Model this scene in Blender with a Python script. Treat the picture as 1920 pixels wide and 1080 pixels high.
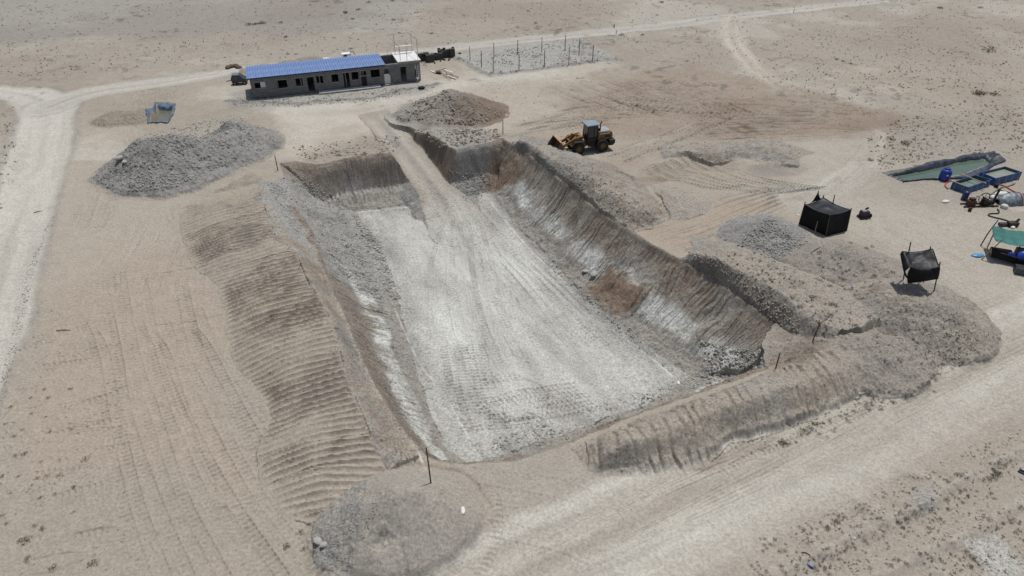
import bpy, bmesh, math, random
import numpy as np
from mathutils import Vector, Matrix

# ------------------------------------------------------------------ camera, sky, sun, exposure
CAM_H, CAM_PITCH, CAM_HFOV = 32.0, 35.0, 73.0
scene = bpy.context.scene
for o in list(bpy.data.objects): bpy.data.objects.remove(o)
cam_d = bpy.data.cameras.new('camera'); cam = bpy.data.objects.new('camera', cam_d)
scene.collection.objects.link(cam)
cam.location = (0, 0, CAM_H); cam.rotation_euler = (math.radians(90 - CAM_PITCH), 0, 0)
cam_d.sensor_fit = 'HORIZONTAL'; cam_d.angle = math.radians(CAM_HFOV)
cam_d.clip_start = 0.5; cam_d.clip_end = 9000
scene.camera = cam
SUN_TO = Vector((0.14, 0.24, 0.96)).normalized()
world = bpy.data.worlds.new('World'); scene.world = world; world.use_nodes = True
wn = world.node_tree.nodes; wl = world.node_tree.links; wn.clear()
sky = wn.new('ShaderNodeTexSky'); sky.sky_type = 'NISHITA'; sky.sun_disc = False
sky.sun_elevation = math.asin(SUN_TO.z); sky.sun_rotation = math.atan2(SUN_TO.x, SUN_TO.y)
sky.air_density = 1.0; sky.dust_density = 3.0; sky.ozone_density = 1.0
bg = wn.new('ShaderNodeBackground'); bg.inputs['Strength'].default_value = 0.09
wo = wn.new('ShaderNodeOutputWorld')
wl.new(sky.outputs[0], bg.inputs[0]); wl.new(bg.outputs[0], wo.inputs[0])
sun_d = bpy.data.lights.new('sun', 'SUN'); sun_d.energy = 3.55; sun_d.angle = math.radians(0.9)
sun_d.color = (1.0, 0.965, 0.92)
sun = bpy.data.objects.new('sun', sun_d); scene.collection.objects.link(sun)
sun.rotation_euler = (-SUN_TO).to_track_quat('-Z', 'Y').to_euler(); sun.location = (20, 40, 120)
vs = scene.view_settings
vs.view_transform = 'Standard'; vs.look = 'None'; vs.gamma = 1.0; vs.use_curve_mapping = False
vs.exposure = -0.15

# ------------------------------------------------------------------ pixel (of the 1920 wide photo) to ground
_f = 960 / math.tan(math.radians(CAM_HFOV / 2)); _p = math.radians(CAM_PITCH)
def W3(u, v, z=0.0):
    a = (u - 960) / _f; b = -(v - 540) / _f
    dy = math.cos(_p) + b * math.sin(_p); dz = -math.sin(_p) + b * math.cos(_p)
    t = (z - CAM_H) / dz
    return (t * a, t * dy, z)
def W(u, v, z=0.0): return W3(u, v, z)[:2]
def WL(pts): return np.array([W(*p) for p in pts])

# ------------------------------------------------------------------ numpy noise
def _hash(ix, iy, seed):
    n = (ix.astype(np.int64) * 374761393 + iy.astype(np.int64) * 668265263 + seed * 982451653) & 0xffffffff
    n = ((n ^ (n >> 13)) * 1274126177) & 0xffffffff
    n = (n ^ (n >> 16))
    return (n & 0xffff).astype(np.float32) / 65535.0
def vnoise(x, y, seed=0):
    ix = np.floor(x); iy = np.floor(y); fx = x - ix; fy = y - iy
    fx = fx * fx * (3 - 2 * fx); fy = fy * fy * (3 - 2 * fy)
    a = _hash(ix, iy, seed); b = _hash(ix + 1, iy, seed); c = _hash(ix, iy + 1, seed); d = _hash(ix + 1, iy + 1, seed)
    return (a + (b - a) * fx + (c - a) * fy + (a - b - c + d) * fx * fy) * 2 - 1
def fbm(x, y, scale, octaves=4, seed=0, gain=0.5):
    r = np.zeros_like(x, dtype=np.float32); amp = 1.0; fr = 1.0 / scale; tot = 0
    for k in range(octaves):
        c, s = math.cos(0.7 * k + 0.3), math.sin(0.7 * k + 0.3)
        r += amp * vnoise((x * c - y * s) * fr + 17.3 * k, (x * s + y * c) * fr - 9.1 * k, seed + 31 * k)
        tot += amp; amp *= gain; fr *= 2.03
    return r / tot
def sstep(a, b, x):
    t = np.clip((x - a) / (b - a), 0, 1); return t * t * (3 - 2 * t)
def lerp(a, b, t): return a + (b - a) * t

# ------------------------------------------------------------------ terrain grid
rng = np.random.default_rng(7); random.seed(7)
ys = [15.5]
while ys[-1] < 152: ys.append(ys[-1] + (0.052 + 1.75e-5 * ys[-1] ** 2) * (.74 if 30 < ys[-1] < 66 else 1.0))
ys = np.array([-2500, -600, -150, -40, -10, 4, 10, 13.5] + ys + [154, 158, 165, 180, 210, 280, 420, 800, 1600, 4500.])
NC = 1010
sc = np.linspace(-1, 1, NC)
sc = np.concatenate([[-40, -15, -6, -3, -2, -1.5, -1.2, -1.06], sc, [1.06, 1.2, 1.5, 2, 3, 6, 15, 40]])
hw = np.maximum(17 + 0.625 * ys, 22.0); hw = np.minimum(hw, 17 + .625 * 420)
Y2 = np.repeat(ys[:, None], len(sc), 1); X2 = hw[:, None] * sc[None, :]
SH = X2.shape
X = X2.ravel().astype(np.float64); Y = Y2.ravel().astype(np.float64)
N = X.size
Hh = np.zeros(N, np.float32)
A = {k: np.zeros(N, np.float32) for k in ('grey', 'white', 'brown', 'pale', 'dark', 'line', 'rough', 'warm')}
REG = np.zeros(N, np.int16)
REGNAMES = ['ground']
def region(name):
    if name not in REGNAMES: REGNAMES.append(name)
    return REGNAMES.index(name)
def box_idx(P, m):
    P = np.asarray(P)
    return np.nonzero((X > P[:, 0].min() - m) & (X < P[:, 0].max() + m) & (Y > P[:, 1].min() - m) & (Y < P[:, 1].max() + m))[0]
def resample(P, n=8):
    P = np.asarray(P, float); out = []
    Q = np.vstack([2 * P[0] - P[1], P, 2 * P[-1] - P[-2]])
    for i in range(1, len(Q) - 2):
        for t in np.linspace(0, 1, n, endpoint=False):
            a, b, c, d = Q[i - 1], Q[i], Q[i + 1], Q[i + 2]
            out.append(.5 * ((2 * b) + (c - a) * t + (2 * a - 5 * b + 4 * c - d) * t * t + (3 * b - a - 3 * c + d) * t ** 3))
    out.append(P[-1]); return np.array(out)
def pl_coords(P, x, y):
    """distance, signed side, arc length to a polyline (2D), plus its total length"""
    bd = np.full(x.shape, 1e9); bs = np.zeros_like(bd); bu = np.zeros_like(bd); s0 = 0.0
    for a, b in zip(P[:-1], P[1:]):
        dx, dy = b[0] - a[0], b[1] - a[1]; L = math.hypot(dx, dy)
        if L < 1e-6: continue
        dx /= L; dy /= L
        rx = x - a[0]; ry = y - a[1]
        t = np.clip(rx * dx + ry * dy, 0, L)
        ex = rx - t * dx; ey = ry - t * dy; d2 = ex * ex + ey * ey
        m = d2 < bd
        bd = np.where(m, d2, bd); bs = np.where(m, s0 + t, bs); bu = np.where(m, np.sign(rx * -dy + ry * dx), bu)
        s0 += L
    d = np.sqrt(bd); return d, d * bu, bs, s0
def pl_val(P, vals, s):
    L = np.concatenate([[0], np.cumsum(np.hypot(*np.diff(np.asarray(P), axis=0).T))])
    return np.interp(s, L, vals)
def inside(P, x, y):
    c = np.zeros(x.shape, bool); n = len(P); j = n - 1
    for i in range(n):
        xi, yi = P[i]; xj, yj = P[j]
        m = ((yi > y) != (yj > y)) & (x < (xj - xi) * (y - yi) / ((yj - yi) or 1e-9) + xi)
        c ^= m; j = i
    return c
def setm(idx, k, w, v=1.0):
    A[k][idx] = lerp(A[k][idx], v, w)
def paint(pts, k, v=1.0, soft=1.5, warp=1.2, wscale=4.0, world_pts=False, seed=3, others=0.0, surf=False):
    P = np.asarray(pts, float) if world_pts else (WS(pts) if surf else WL(pts))
    i = box_idx(P, soft + warp + .5); x, y = X[i], Y[i]
    wx = x + warp * fbm(x, y, wscale, 3, seed); wy = y + warp * fbm(x, y, wscale, 3, seed + 50)
    d, _, _, _ = pl_coords(np.vstack([P, P[:1]]), wx, wy)
    sd = np.where(inside(P, wx, wy), d, -d)
    w = sstep(-soft, soft, sd)
    setm(i, k, w, v)
    if others:
        for kk in A:
            if kk not in (k, 'rough', 'line'): A[kk][i] *= (1 - w * others)
    return i, w, x, y

# ------------------------------------------------------------------ ground height lookup (a live view of the sheet)
H2 = Hh.reshape(SH)
def gz_v(x, y):
    x = np.asarray(x, float); y = np.asarray(y, float); r = np.clip(np.searchsorted(ys, y) - 1, 0, len(ys) - 2); fy = (y - ys[r]) / (ys[r + 1] - ys[r]); out = 0
    for rr, wt in ((r, 1 - fy), (r + 1, fy)):
        s_ = x / hw[rr]; c_ = np.clip(np.searchsorted(sc, s_) - 1, 0, len(sc) - 2); fx = (s_ - sc[c_]) / (sc[c_ + 1] - sc[c_])
        out = out + wt * (H2[rr, c_] * (1 - fx) + H2[rr, c_ + 1] * fx)
    return out
def gz(x, y): return float(gz_v(np.array([x]), np.array([y]))[0])
def raycast(u, v, n=90):
    """where the sight lines of pixels first meet the terrain"""
    u = np.asarray(u, float); v = np.asarray(v, float); a_ = (u - 960) / _f; b_ = -(v - 540) / _f; dy = math.cos(_p) + b_ * math.sin(_p); dz = -math.sin(_p) + b_ * math.cos(_p)
    zs = np.linspace(4.2, -6.4, n); hit = np.full(u.shape, -6.4); done = np.zeros(u.shape, bool); prev = None
    for z in zs:
        t = (z - CAM_H) / dz; g = gz_v(t * a_, t * dy) - z; new = (g >= 0) & ~done
        if prev is not None: fr = prev[0] / np.where(np.abs(prev[0] - g) < 1e-6, 1e-6, prev[0] - g); hit = np.where(new, prev[1] + (z - prev[1]) * np.clip(fr, 0, 1), hit)
        else: hit = np.where(new, z, hit)
        done |= new; prev = (g, z)
    t = (hit - CAM_H) / dz; x, y = t * a_, t * dy
    return x, y, gz_v(x, y)
def on_ground(u, v, zguess=0.0):
    x, y, z = raycast([u], [v], 160); return Vector((float(x[0]), float(y[0]), float(z[0])))
def WS(pts): x, y, z = raycast([p[0] for p in pts], [p[1] for p in pts], 160); return np.stack([x, y], 1)

# base undulation and natural crust
far = sstep(60, 120, Y)
Hh += 0.10 * fbm(X, Y, 14, 3, 1) + 0.05 * fbm(X, Y, 3.2, 3, 2)
nat = fbm(X, Y, 9, 4, 5)
A['warm'] += np.clip(.35 + .5 * fbm(X, Y, 22, 4, 12), 0, 1)
A['grey'] += np.clip(.12 + .22 * fbm(X, Y, 18, 4, 13), 0, .5)
A['rough'] += .25

# ------------------------------------------------------------------ pit
D = 5.0
RIM = WL([(522, 306), (560, 303), (600, 305), (640, 296), (690, 287), (748, 282), (800, 288), (850, 280), (900, 270), (943, 258),
          (985, 282), (1027, 317), (1080, 357), (1130, 400), (1187, 433), (1230, 462), (1267, 482), (1327, 512), (1380, 550), (1447, 597), (1503, 643),
          (1475, 676), (1440, 692), (1370, 718), (1240, 760), (1150, 797), (1080, 827), (1000, 856), (930, 868), (850, 870),
          (807, 855), (780, 833), (750, 797), (717, 747), (683, 683), (665, 640), (647, 593), (623, 540), (600, 480), (580, 430), (555, 378), (535, 338)])
FLOOR = np.vstack([WL([(668, 400, -D), (720, 391, -D), (790, 386, -D), (872, 372, -D), (915, 362, -D), (945, 395, -D), (985, 440, -D), (1040, 500, -D),
                       (1100, 562, -D), (1160, 612, -D), (1230, 665, -D), (1290, 712, -D)]),
                   np.array([(10.5, 37.6), (3.0, 34.2), (-2.8, 31.7)]),
                   WL([(840, 848, -D), (812, 790, -D), (788, 720, -D), (760, 620, -D), (737, 545, -D), (702, 460, -D), (676, 415, -D)])])
i = box_idx(RIM, 1.5); x, y = X[i], Y[i]
wx = x + .22 * fbm(x, y, 1.6, 3, 61); wy = y + .22 * fbm(x, y, 1.6, 3, 62)
RC = np.vstack([RIM, RIM[:1]]); FC = np.vstack([FLOOR, FLOOR[:1]])
dr, _, srim, _ = pl_coords(RC, wx, wy); df, _, _, _ = pl_coords(FC, wx, wy)
inr = inside(RIM, wx, wy); inf_ = inside(FLOOR, wx, wy)
t = np.where(inf_, 1.0, dr / (dr + df + 1e-6)); t = np.where(inr, t, 0.0)
# which side of the rim is nearest (arc length ranges)
Lr = np.concatenate([[0], np.cumsum(np.hypot(*np.diff(RC, axis=0).T))])
side_far = (srim < Lr[9]); side_right = (srim >= Lr[9]) & (srim < Lr[20]); side_near = (srim >= Lr[20]) & (srim < Lr[29]); side_left = srim >= Lr[29]
sf = sstep(Lr[9] + 1.5, Lr[9] - 1.5, srim)
prof_far = np.interp(t, [0, .12, .20, .40, .55, 1], [0, .08, .20, .68, .76, 1.0])
prof_r = np.interp(t, [0, .03, .07, .30, .72, .80, 1], [0, .03, .12, .39, .80, .87, 1.0])
prof_l = np.interp(t, [0, .08, .35, .60, 1], [0, .12, .48, .68, 1.0])
prof = np.where(side_right, prof_r, np.where(side_left, prof_l, prof_far))
near_r = sstep(Lr[20] - 2.5, Lr[20] + .3, srim); prof = np.where(side_right, lerp(prof, prof_far, near_r), prof)
near_l = sstep(Lr[29] + 2.5, Lr[29], srim); prof = np.where(side_left, lerp(prof, prof_far, near_l), prof)
prof = np.where(side_far, lerp(prof, prof_far, sf), prof)
pit = -D * prof
# grooves cut by bucket teeth running down the walls
wall = sstep(0.02, .10, t) * (1 - sstep(.70, .86, t)) * inr
gw = srim + .40 * fbm(x, y, 1.7, 3, 70)
groove = np.abs(np.sin(gw * math.pi / .52)) ** .7
gamp = np.where(side_right, .34, np.where(side_left, .22, .20)) * np.clip(.75 + .8 * fbm(x, y, 3.0, 2, 71), .15, 1.3)
gmod = np.clip(.7 + 1.1 * fbm(gw, t * 2.5, .9, 3, 74), 0, 1.6)
pit += wall * gamp * (groove - .6) * gmod
pit += wall * .10 * (np.abs(np.sin(gw * math.pi / .27)) - .6) * gmod
pit -= inr * .55 * np.clip(fbm(gw * .8, t * 1.1, 1.4, 3, 79) - .12, 0, 1) * sstep(.03, .15, t) * (1 - sstep(.5, .8, t))
gm = np.abs(np.sin((gw * .98 + .3 * fbm(x, y, 1.2, 2, 73)) * math.pi / 1.9))
pit += wall * .16 * (gm - .6) * side_right
pit += inr * (1 - inf_) * .30 * fbm(x, y, 1.1, 5, 72, .6) * sstep(.02, .2, t)
pit += inr * (1 - inf_) * sstep(.72, .85, t) * .10 * fbm(x, y, .35, 3, 75)
pit += inf_ * (.05 * fbm(x, y, 5, 3, 76) + .02 * fbm(x, y, .5, 3, 77))
# tilt the floor lip into a low talus
pit += inr * .35 * np.exp(-df / .7) * (.6 + .5 * fbm(x, y, 1.3, 3, 78))
Hh[i] = np.where(inr, pit + Hh[i] * (1 - sstep(0, .1, t)), Hh[i])
r_floor = region('pit_floor'); r_wall = region('pit_wall')
REG[i] = np.where(inf_, r_floor, np.where(inr & (t > .0), r_wall, REG[i]))
# strata
n1 = fbm(x, y, 2.2, 4, 80); n2 = fbm(gw, t * 1.2, .8, 3, 81)
tt = t + .10 * n1 + .05 * n2
inw = inr & ~inf_
for k in ('grey', 'warm', 'brown', 'white', 'pale', 'dark'):
    A[k][i] = np.where(inr, 0, A[k][i])
Rg = side_right; Lg = side_left; Fg = side_far
brown = (1 - sstep(.15, .50, tt + .25 * fbm(gw, t * 1.5, 2.2, 3, 86))) * np.clip(.48 + .6 * n2, .08, .95)
brown = np.where(Fg, (1 - sstep(.25, .42, tt)) * .55, brown); brown = np.where(Lg, (1 - sstep(.20, .50, tt)) * .5, brown)
white = sstep(.36, .48, tt) * (1 - sstep(.64, .74, tt))
white *= np.clip(.62 + 1.3 * n2 + .7 * fbm(x, y, 4, 3, 82), 0, 1)
white = np.where(Fg, .55 * sstep(.40, .50, tt) * (1 - sstep(.52, .62, tt)) * np.clip(.6 + .8 * n2, 0, 1), white)
grey = np.where(tt > .62, .62 + .5 * fbm(x, y, 1.5, 3, 87), .45 + .5 * n1 + .3 * n2)
A['brown'][i] = np.where(inw, np.clip(brown + .12 * n1, 0, 1), A['brown'][i])
A['white'][i] = np.where(inw, np.clip(white, 0, 1), A['white'][i])
A['grey'][i] = np.where(inw, np.clip(grey, 0, 1), A['grey'][i])
A['rough'][i] = np.where(inw, .7, A['rough'][i])
# floor
fl = inf_
fx = fbm(x * .9 + y * .42, (y - x * .45) * .35, 3.0, 4, 84)
A['white'][i] = np.where(fl, np.clip(.62 + .35 * fx + .18 * fbm(x, y, 9, 2, 85), 0, 1), A['white'][i])
A['grey'][i] = np.where(fl, np.clip(.45 - .3 * fx, 0, 1), A['grey'][i])
A['rough'][i] = np.where(fl, .48, A['rough'][i])
# the toe along the near and right sides is grey rubble
toe = fl * np.exp(-df / 1.6)
A['grey'][i] = np.clip(A['grey'][i] + .7 * toe * (.7 + .5 * n1), 0, 1); A['white'][i] *= (1 - .55 * toe)
A['rough'][i] = np.clip(A['rough'][i] + .8 * toe, 0, 1)
PIT_IDX = i; PIT_T = t.copy(); PIT_IN = inr.copy(); PIT_INF = inf_.copy(); PIT_DF = df.copy(); PIT_S = srim.copy()

# ------------------------------------------------------------------ access ramp (a cut in the far side, then a fill down to the floor)
RP = [(690, 205, 0.05), (718, 232, -.25), (745, 265, -.95), (785, 315, -2.5), (818, 358, -3.75), (848, 400, -4.75), (866, 430, -D - .05)]
RW = np.array([W(*p) for p in RP]); RZ = np.array([p[2] for p in RP])
i = box_idx(RW, 7); x, y = X[i], Y[i]
d, u, s, L = pl_coords(RW, x, y); z = pl_val(RW, RZ, s)
hwid = 1.9 + .35 * fbm(x, y, 2.2, 3, 90) + 1.6 * sstep(L * .6, L, s)
endfade = (s < L - .05)
fill = z - np.maximum(0, d - hwid) * np.clip(.75 + .5 * fbm(x, y, 1.5, 3, 91), .35, 1.3) + .06 * fbm(x, y, 1, 3, 92)
cut = z + np.maximum(0, d - hwid * 1.02) * 2.4 + .15 * fbm(x, y, 1, 3, 93) * sstep(hwid, hwid + .4, d)
h0 = Hh[i]
onr = (d < hwid) & (s > 1.0)
h1 = np.maximum(h0, np.where(h0 < -.6, fill, -99)); used = (h1 > h0 + .02)
h2 = np.where(s > .05, np.minimum(h1, cut), h1); cutm = h2 < h1 - .03
# two packed wheel paths
rut = -.07 * np.exp(-((np.abs(u) - .95) / .35) ** 2) * onr * (1 - sstep(L * .75, L * .93, s))
Hh[i] = h2 + rut
r_ramp = region('access_ramp')
REG[i] = np.where(onr | (used & (d < hwid + 1.2)), r_ramp, np.where(cutm & (REG[i] == 0), r_wall, REG[i]))
m = (onr * sstep(.5, 6, s) * (1 - .92 * sstep(L * .70, L * .97, s + 1.2 * fbm(x, y, 1.3, 3, 94)))).astype(np.float32)
for k, v in (('grey', .22), ('brown', .06), ('white', .03), ('pale', .22), ('warm', .55)): A[k][i] = lerp(A[k][i], v, m)
A['pale'][i] = lerp(A['pale'][i], .65, m * np.exp(-((np.abs(u) - .95) / .5) ** 2))
A['grey'][i] = lerp(A['grey'][i], .95, m * np.exp(-(u / .35) ** 2) * .8)
mw = (cutm & ~onr).astype(np.float32)
A['brown'][i] = lerp(A['brown'][i], .75, mw); A['dark'][i] = lerp(A['dark'][i], .25, mw); A['white'][i] *= (1 - mw)
mf = (used & ~onr).astype(np.float32)
A['grey'][i] = lerp(A['grey'][i], .9, mf); A['white'][i] *= (1 - .9 * mf); A['brown'][i] *= (1 - .6 * mf); A['rough'][i] = np.maximum(A['rough'][i], mf * .9)
# grey rubble spread between the ramp foot and the far right wall
i, w, x, y = paint([(838, 318, -4), (905, 320, -4), (925, 345, -4.6), (905, 366, -D), (880, 372, -D), (868, 372, -D)], 'grey', 1.0, .6, .6, 1.5)
A['rough'][i] = np.maximum(A['rough'][i], w); A['white'][i] *= (1 - .8 * w); A['brown'][i] *= (1 - .8 * w)

# ------------------------------------------------------------------ generic heaps
def heap(name, ridge, slope=.66, warp=.5, wscale=2.2, rough=.10, cols=None, top_flat=0.0, aniso=None, roughness=.8, seed=0, toe=.25, clip=None, rnd=.3):
    """ridge: pixels with crest heights; the heap falls away from it at its angle of repose"""
    P = np.array([W(*p) for p in ridge]); hz = np.array([p[2] for p in ridge])
    if len(P) == 1: P = np.vstack([P, P + [[.15, 0]]]); hz = np.array([hz[0], hz[0]])
    i = box_idx(P, hz.max() / slope * 1.6 + 2); x, y = X[i], Y[i]
    wx = x + warp * fbm(x, y, wscale, 4, 200 + seed); wy = y + warp * fbm(x, y, wscale, 4, 260 + seed)
    h = np.full(x.shape, -99.0); d = np.zeros(x.shape); u = np.zeros(x.shape); s = np.zeros(x.shape); s0_ = 0.0
    for k_ in range(len(P) - 1):      # highest of the cones swept along each piece of the ridge
        pa, pb = P[k_], P[k_ + 1]; Lk_ = math.hypot(*(pb - pa)); ex, ey = (pb - pa) / Lk_
        rx, ry = wx - pa[0], wy - pa[1]; tt_ = np.clip(rx * ex + ry * ey, 0, Lk_); dk = np.hypot(rx - tt_ * ex, ry - tt_ * ey)
        hk = hz[k_] + (hz[k_ + 1] - hz[k_]) * tt_ / Lk_ - slope * np.maximum(0, np.sqrt(np.maximum(0, dk - top_flat) ** 2 + rnd) - .9 * math.sqrt(rnd))
        mk = hk > h; h = np.where(mk, hk, h); d = np.where(mk, dk, d); s = np.where(mk, s0_ + tt_, s); s0_ += Lk_
    hraw = h.copy()
    if toe:
        h = np.where(h < toe, toe * np.exp(np.maximum(h - toe, -6) / toe) - .04, h); m = sstep(.0, .12, h)
    else: m = 1.0
    h = h + m * rough * fbm(x, y, .9, 4, 300 + seed, .6)
    h = np.where(hraw < -.5, -99, h) if toe else h
    if clip is not None:
        h = np.where(clip(x, y), h, -9)
    base = np.where(Hh[i] < -.6, Hh[i], Hh[i] * 1.0)
    new = np.maximum(Hh[i], h); on = h > Hh[i] + .03
    Hh[i] = new
    if name: REG[i] = np.where(on, region(name), REG[i])
    w = on * (sstep(.0, .25, h) if toe else 1.0)
    for k, v in (cols or {}).items(): A[k][i] = lerp(A[k][i], v, w)
    A['rough'][i] = lerp(A['rough'][i], roughness, w)
    return i, on, x, y, d, u, s, h

# ------------------------------------------------------------------ embankment along the left of the pit
CREST_L = [(500, 338, 1.2), (486, 366, 2.0), (500, 395, 2.1), (519, 450, 2.1), (556, 474, 2.1), (573, 522, 2.1), (604, 570, 2.1), (626, 612, 2.1), (645, 690, 2.0), (674, 763, 1.8), (702, 833, 1.4), (732, 884, .7), (752, 906, .05)]
BASE_L = [(470, 322, 0), (345, 388, 0), (330, 418, 0), (350, 480, 0), (372, 512, 0), (405, 537, 0), (418, 590, 0), (424, 640, 0), (436, 682, 0), (462, 715, 0), (498, 760, 0), (505, 790, 0), (480, 850, 0), (486, 907, 0), (522, 970, 0), (580, 985, 0)]
CL = np.array([W(*p) for p in CREST_L]); CZ = np.array([p[2] for p in CREST_L]); BL = WL([p[:2] for p in BASE_L])
PB = np.vstack([BL, CL[::-1]])
i = box_idx(PB, 6); x, y = X[i], Y[i]
wx = x + .15 * fbm(x, y, 2, 3, 400); wy = y + .15 * fbm(x, y, 2, 3, 401)
dc, uc, s, L = pl_coords(CL, wx, wy); zc = pl_val(CL, CZ, s)
db, ub, sb, _ = pl_coords(BL, wx, wy)
ino = inside(PB, wx, wy)
tb = db / (db + dc + 1e-6)
slope_h = zc * (tb * (1.22 - .22 * tb))
# inner face from crest down to the pit rim
drr, _, _, _ = pl_coords(RC, x, y)
outside = ~inside(RIM, x, y)
ti = np.clip(drr / (drr + dc + 1e-6), 0, 1)
wcr = pl_val(CL, pl_coords(RC, CL[:, 0], CL[:, 1])[0], s)
inner = np.where((~ino) & (dc + drr < wcr * 1.25 + .3) & (uc > 0) & outside & (s > .05) & (s < L - .05), zc * sstep(0, 1, ti) * .96 + .12 * sstep(0, 3, L - s), -9)
hb = np.where(ino, slope_h, inner)
ph = y - .05 * x + .55 * fbm(x, y, 7, 2, 402) + .30 * np.clip(dc - 3.5, 0, 9) * .5 + .10 * np.clip(dc - 5, 0, 9) ** 2 * .3
per = .47
LW = 2.45; li = np.floor(ph / LW + .18 * np.sin(ph * .9)); fr_ = ph - li * LW
rl = lambda k: _hash(li, li * 0, 990 + k) * 2 - 1
loc = fr_ + rl(1) * .3 + rl(2) * .055 * (dc - 3.5) + .12 * fbm(x, y, 2.4, 2, 416)
rid = np.abs(np.sin(loc * math.pi / (per * (1 + .10 * rl(3))))); rid = 1 - rid ** .85
lane = rl(4); lane2 = fbm(ph / 2.0, dc * .12, 1.3, 2, 34)
amp = (.22 + .07 * lane) * sstep(-.60, -.2, lane2 + .2) * sstep(0, .08 + .06 * np.abs(rl(5)), tb) * (1 - sstep(.97, 1.0, tb))
amp *= np.clip(.8 + .5 * fbm(x, y, .9, 3, 417), .3, 1.2) * (1 - .35 * sstep(46, 60, y))
step = .09 * rl(6) + .05 * (fr_ / LW - .5)
patchy = sstep(-.55, -.1, fbm(x, y, 3.5, 3, 403))
hb = np.where(ino, hb + amp * (rid - .35) * (.35 + .65 * patchy) + step * sstep(.02, .2, tb) * (1 - sstep(.9, 1, tb)) + .05 * fbm(x, y, .6, 4, 404, .65) + .10 * fbm(x, y, 2.5, 3, 418), hb + .26 * fbm(x, y, 1.2, 5, 405, .6) + .12 * np.clip(fbm(x, y, .5, 3, 413) - .1, 0, 1))
# crumbly lip at the crest
hb = hb + .18 * np.exp(-(dc / .35) ** 2) * fbm(x, y, .7, 3, 406) * (ino | (inner > -5))
on = hb > Hh[i] + .02; on &= (ino | (inner > -5))
Hh[i] = np.where(on, hb, Hh[i]); REG[i] = np.where(on, region('ridged_embankment'), REG[i])
w = (on & ino).astype(np.float32)
A['warm'][i] = lerp(A['warm'][i], .55 + .35 * fbm(x, y, 6, 3, 407), w); A['grey'][i] = lerp(A['grey'][i], .02, w)
A['brown'][i] = lerp(A['brown'][i], np.clip(.0 + .14 * sstep(.25, .45, fbm(x * .25, ph, .8, 3, 408)) * patchy, 0, 1), w * sstep(.03, .2, tb))
A['rough'][i] = lerp(A['rough'][i], .22, w)
wi = (on & ~ino).astype(np.float32)
A['warm'][i] = lerp(A['warm'][i], .4, wi); A['brown'][i] = lerp(A['brown'][i], np.clip(.10 + .8 * fbm(x, y, 1.4, 4, 409), 0, .8), wi); A['grey'][i] = lerp(A['grey'][i], np.clip(.35 + .9 * fbm(x, y, 1.8, 4, 415), 0, 1), wi); A['rough'][i] = lerp(A['rough'][i], .75, wi)
# tracks fading out onto the flat below the toe
i2 = i; out = (~ino) & (uc < 0) & (db < 4.5) & (Hh[i] < .4)
fadet = np.exp(-db / 1.6) * np.clip(.4 + .9 * fbm(x, y, 2.2, 3, 412), 0, 1)
Hh[i2] += np.where(out, .085 * (rid - .35) * fadet, 0)

# grey gravel tipped over the far end of the embankment, down into the pit
GR = [(500, 345), (486, 368), (500, 400), (520, 450), (556, 476), (580, 470), (602, 520, -1), (655, 560, -3), (720, 560, -4.6), (738, 548, -D), (722, 500, -D), (700, 455, -D), (672, 400, -D), (640, 380, -3.5), (585, 340, -1), (540, 318)]
i, w, x, y = paint(GR, 'grey', 1.0, .8, .8, 2.0, seed=410)
crack = np.exp(-(pl_coords(resample(WL([(552, 395), (578, 430), (598, 480), (612, 520)])), x + .4 * fbm(x, y, 1.5, 3, 414), y)[0] / .35) ** 2)
for k, v in (('brown', .05), ('white', .22), ('warm', .15)): A[k][i] = lerp(A[k][i], v, w)
A['brown'][i] = lerp(A['brown'][i], .75, crack * w); A['grey'][i] *= (1 - crack * w * .8)
A['rough'][i] = np.maximum(A['rough'][i], w * 1.0)
Hh[i] += w * .16 * fbm(x, y, 1.0, 4, 411, .65)

# talus fan of grey rubble on the left of the floor
heap(None, [(600, 430, -1.6), (650, 500, -3.2), (690, 555, -4.3)], slope=.42, warp=.6, rough=.14, cols={'grey': 1, 'white': .1, 'brown': 0, 'warm': 0}, roughness=1, seed=9, toe=None,
     clip=lambda x, y: inside(RIM, x, y))
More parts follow.
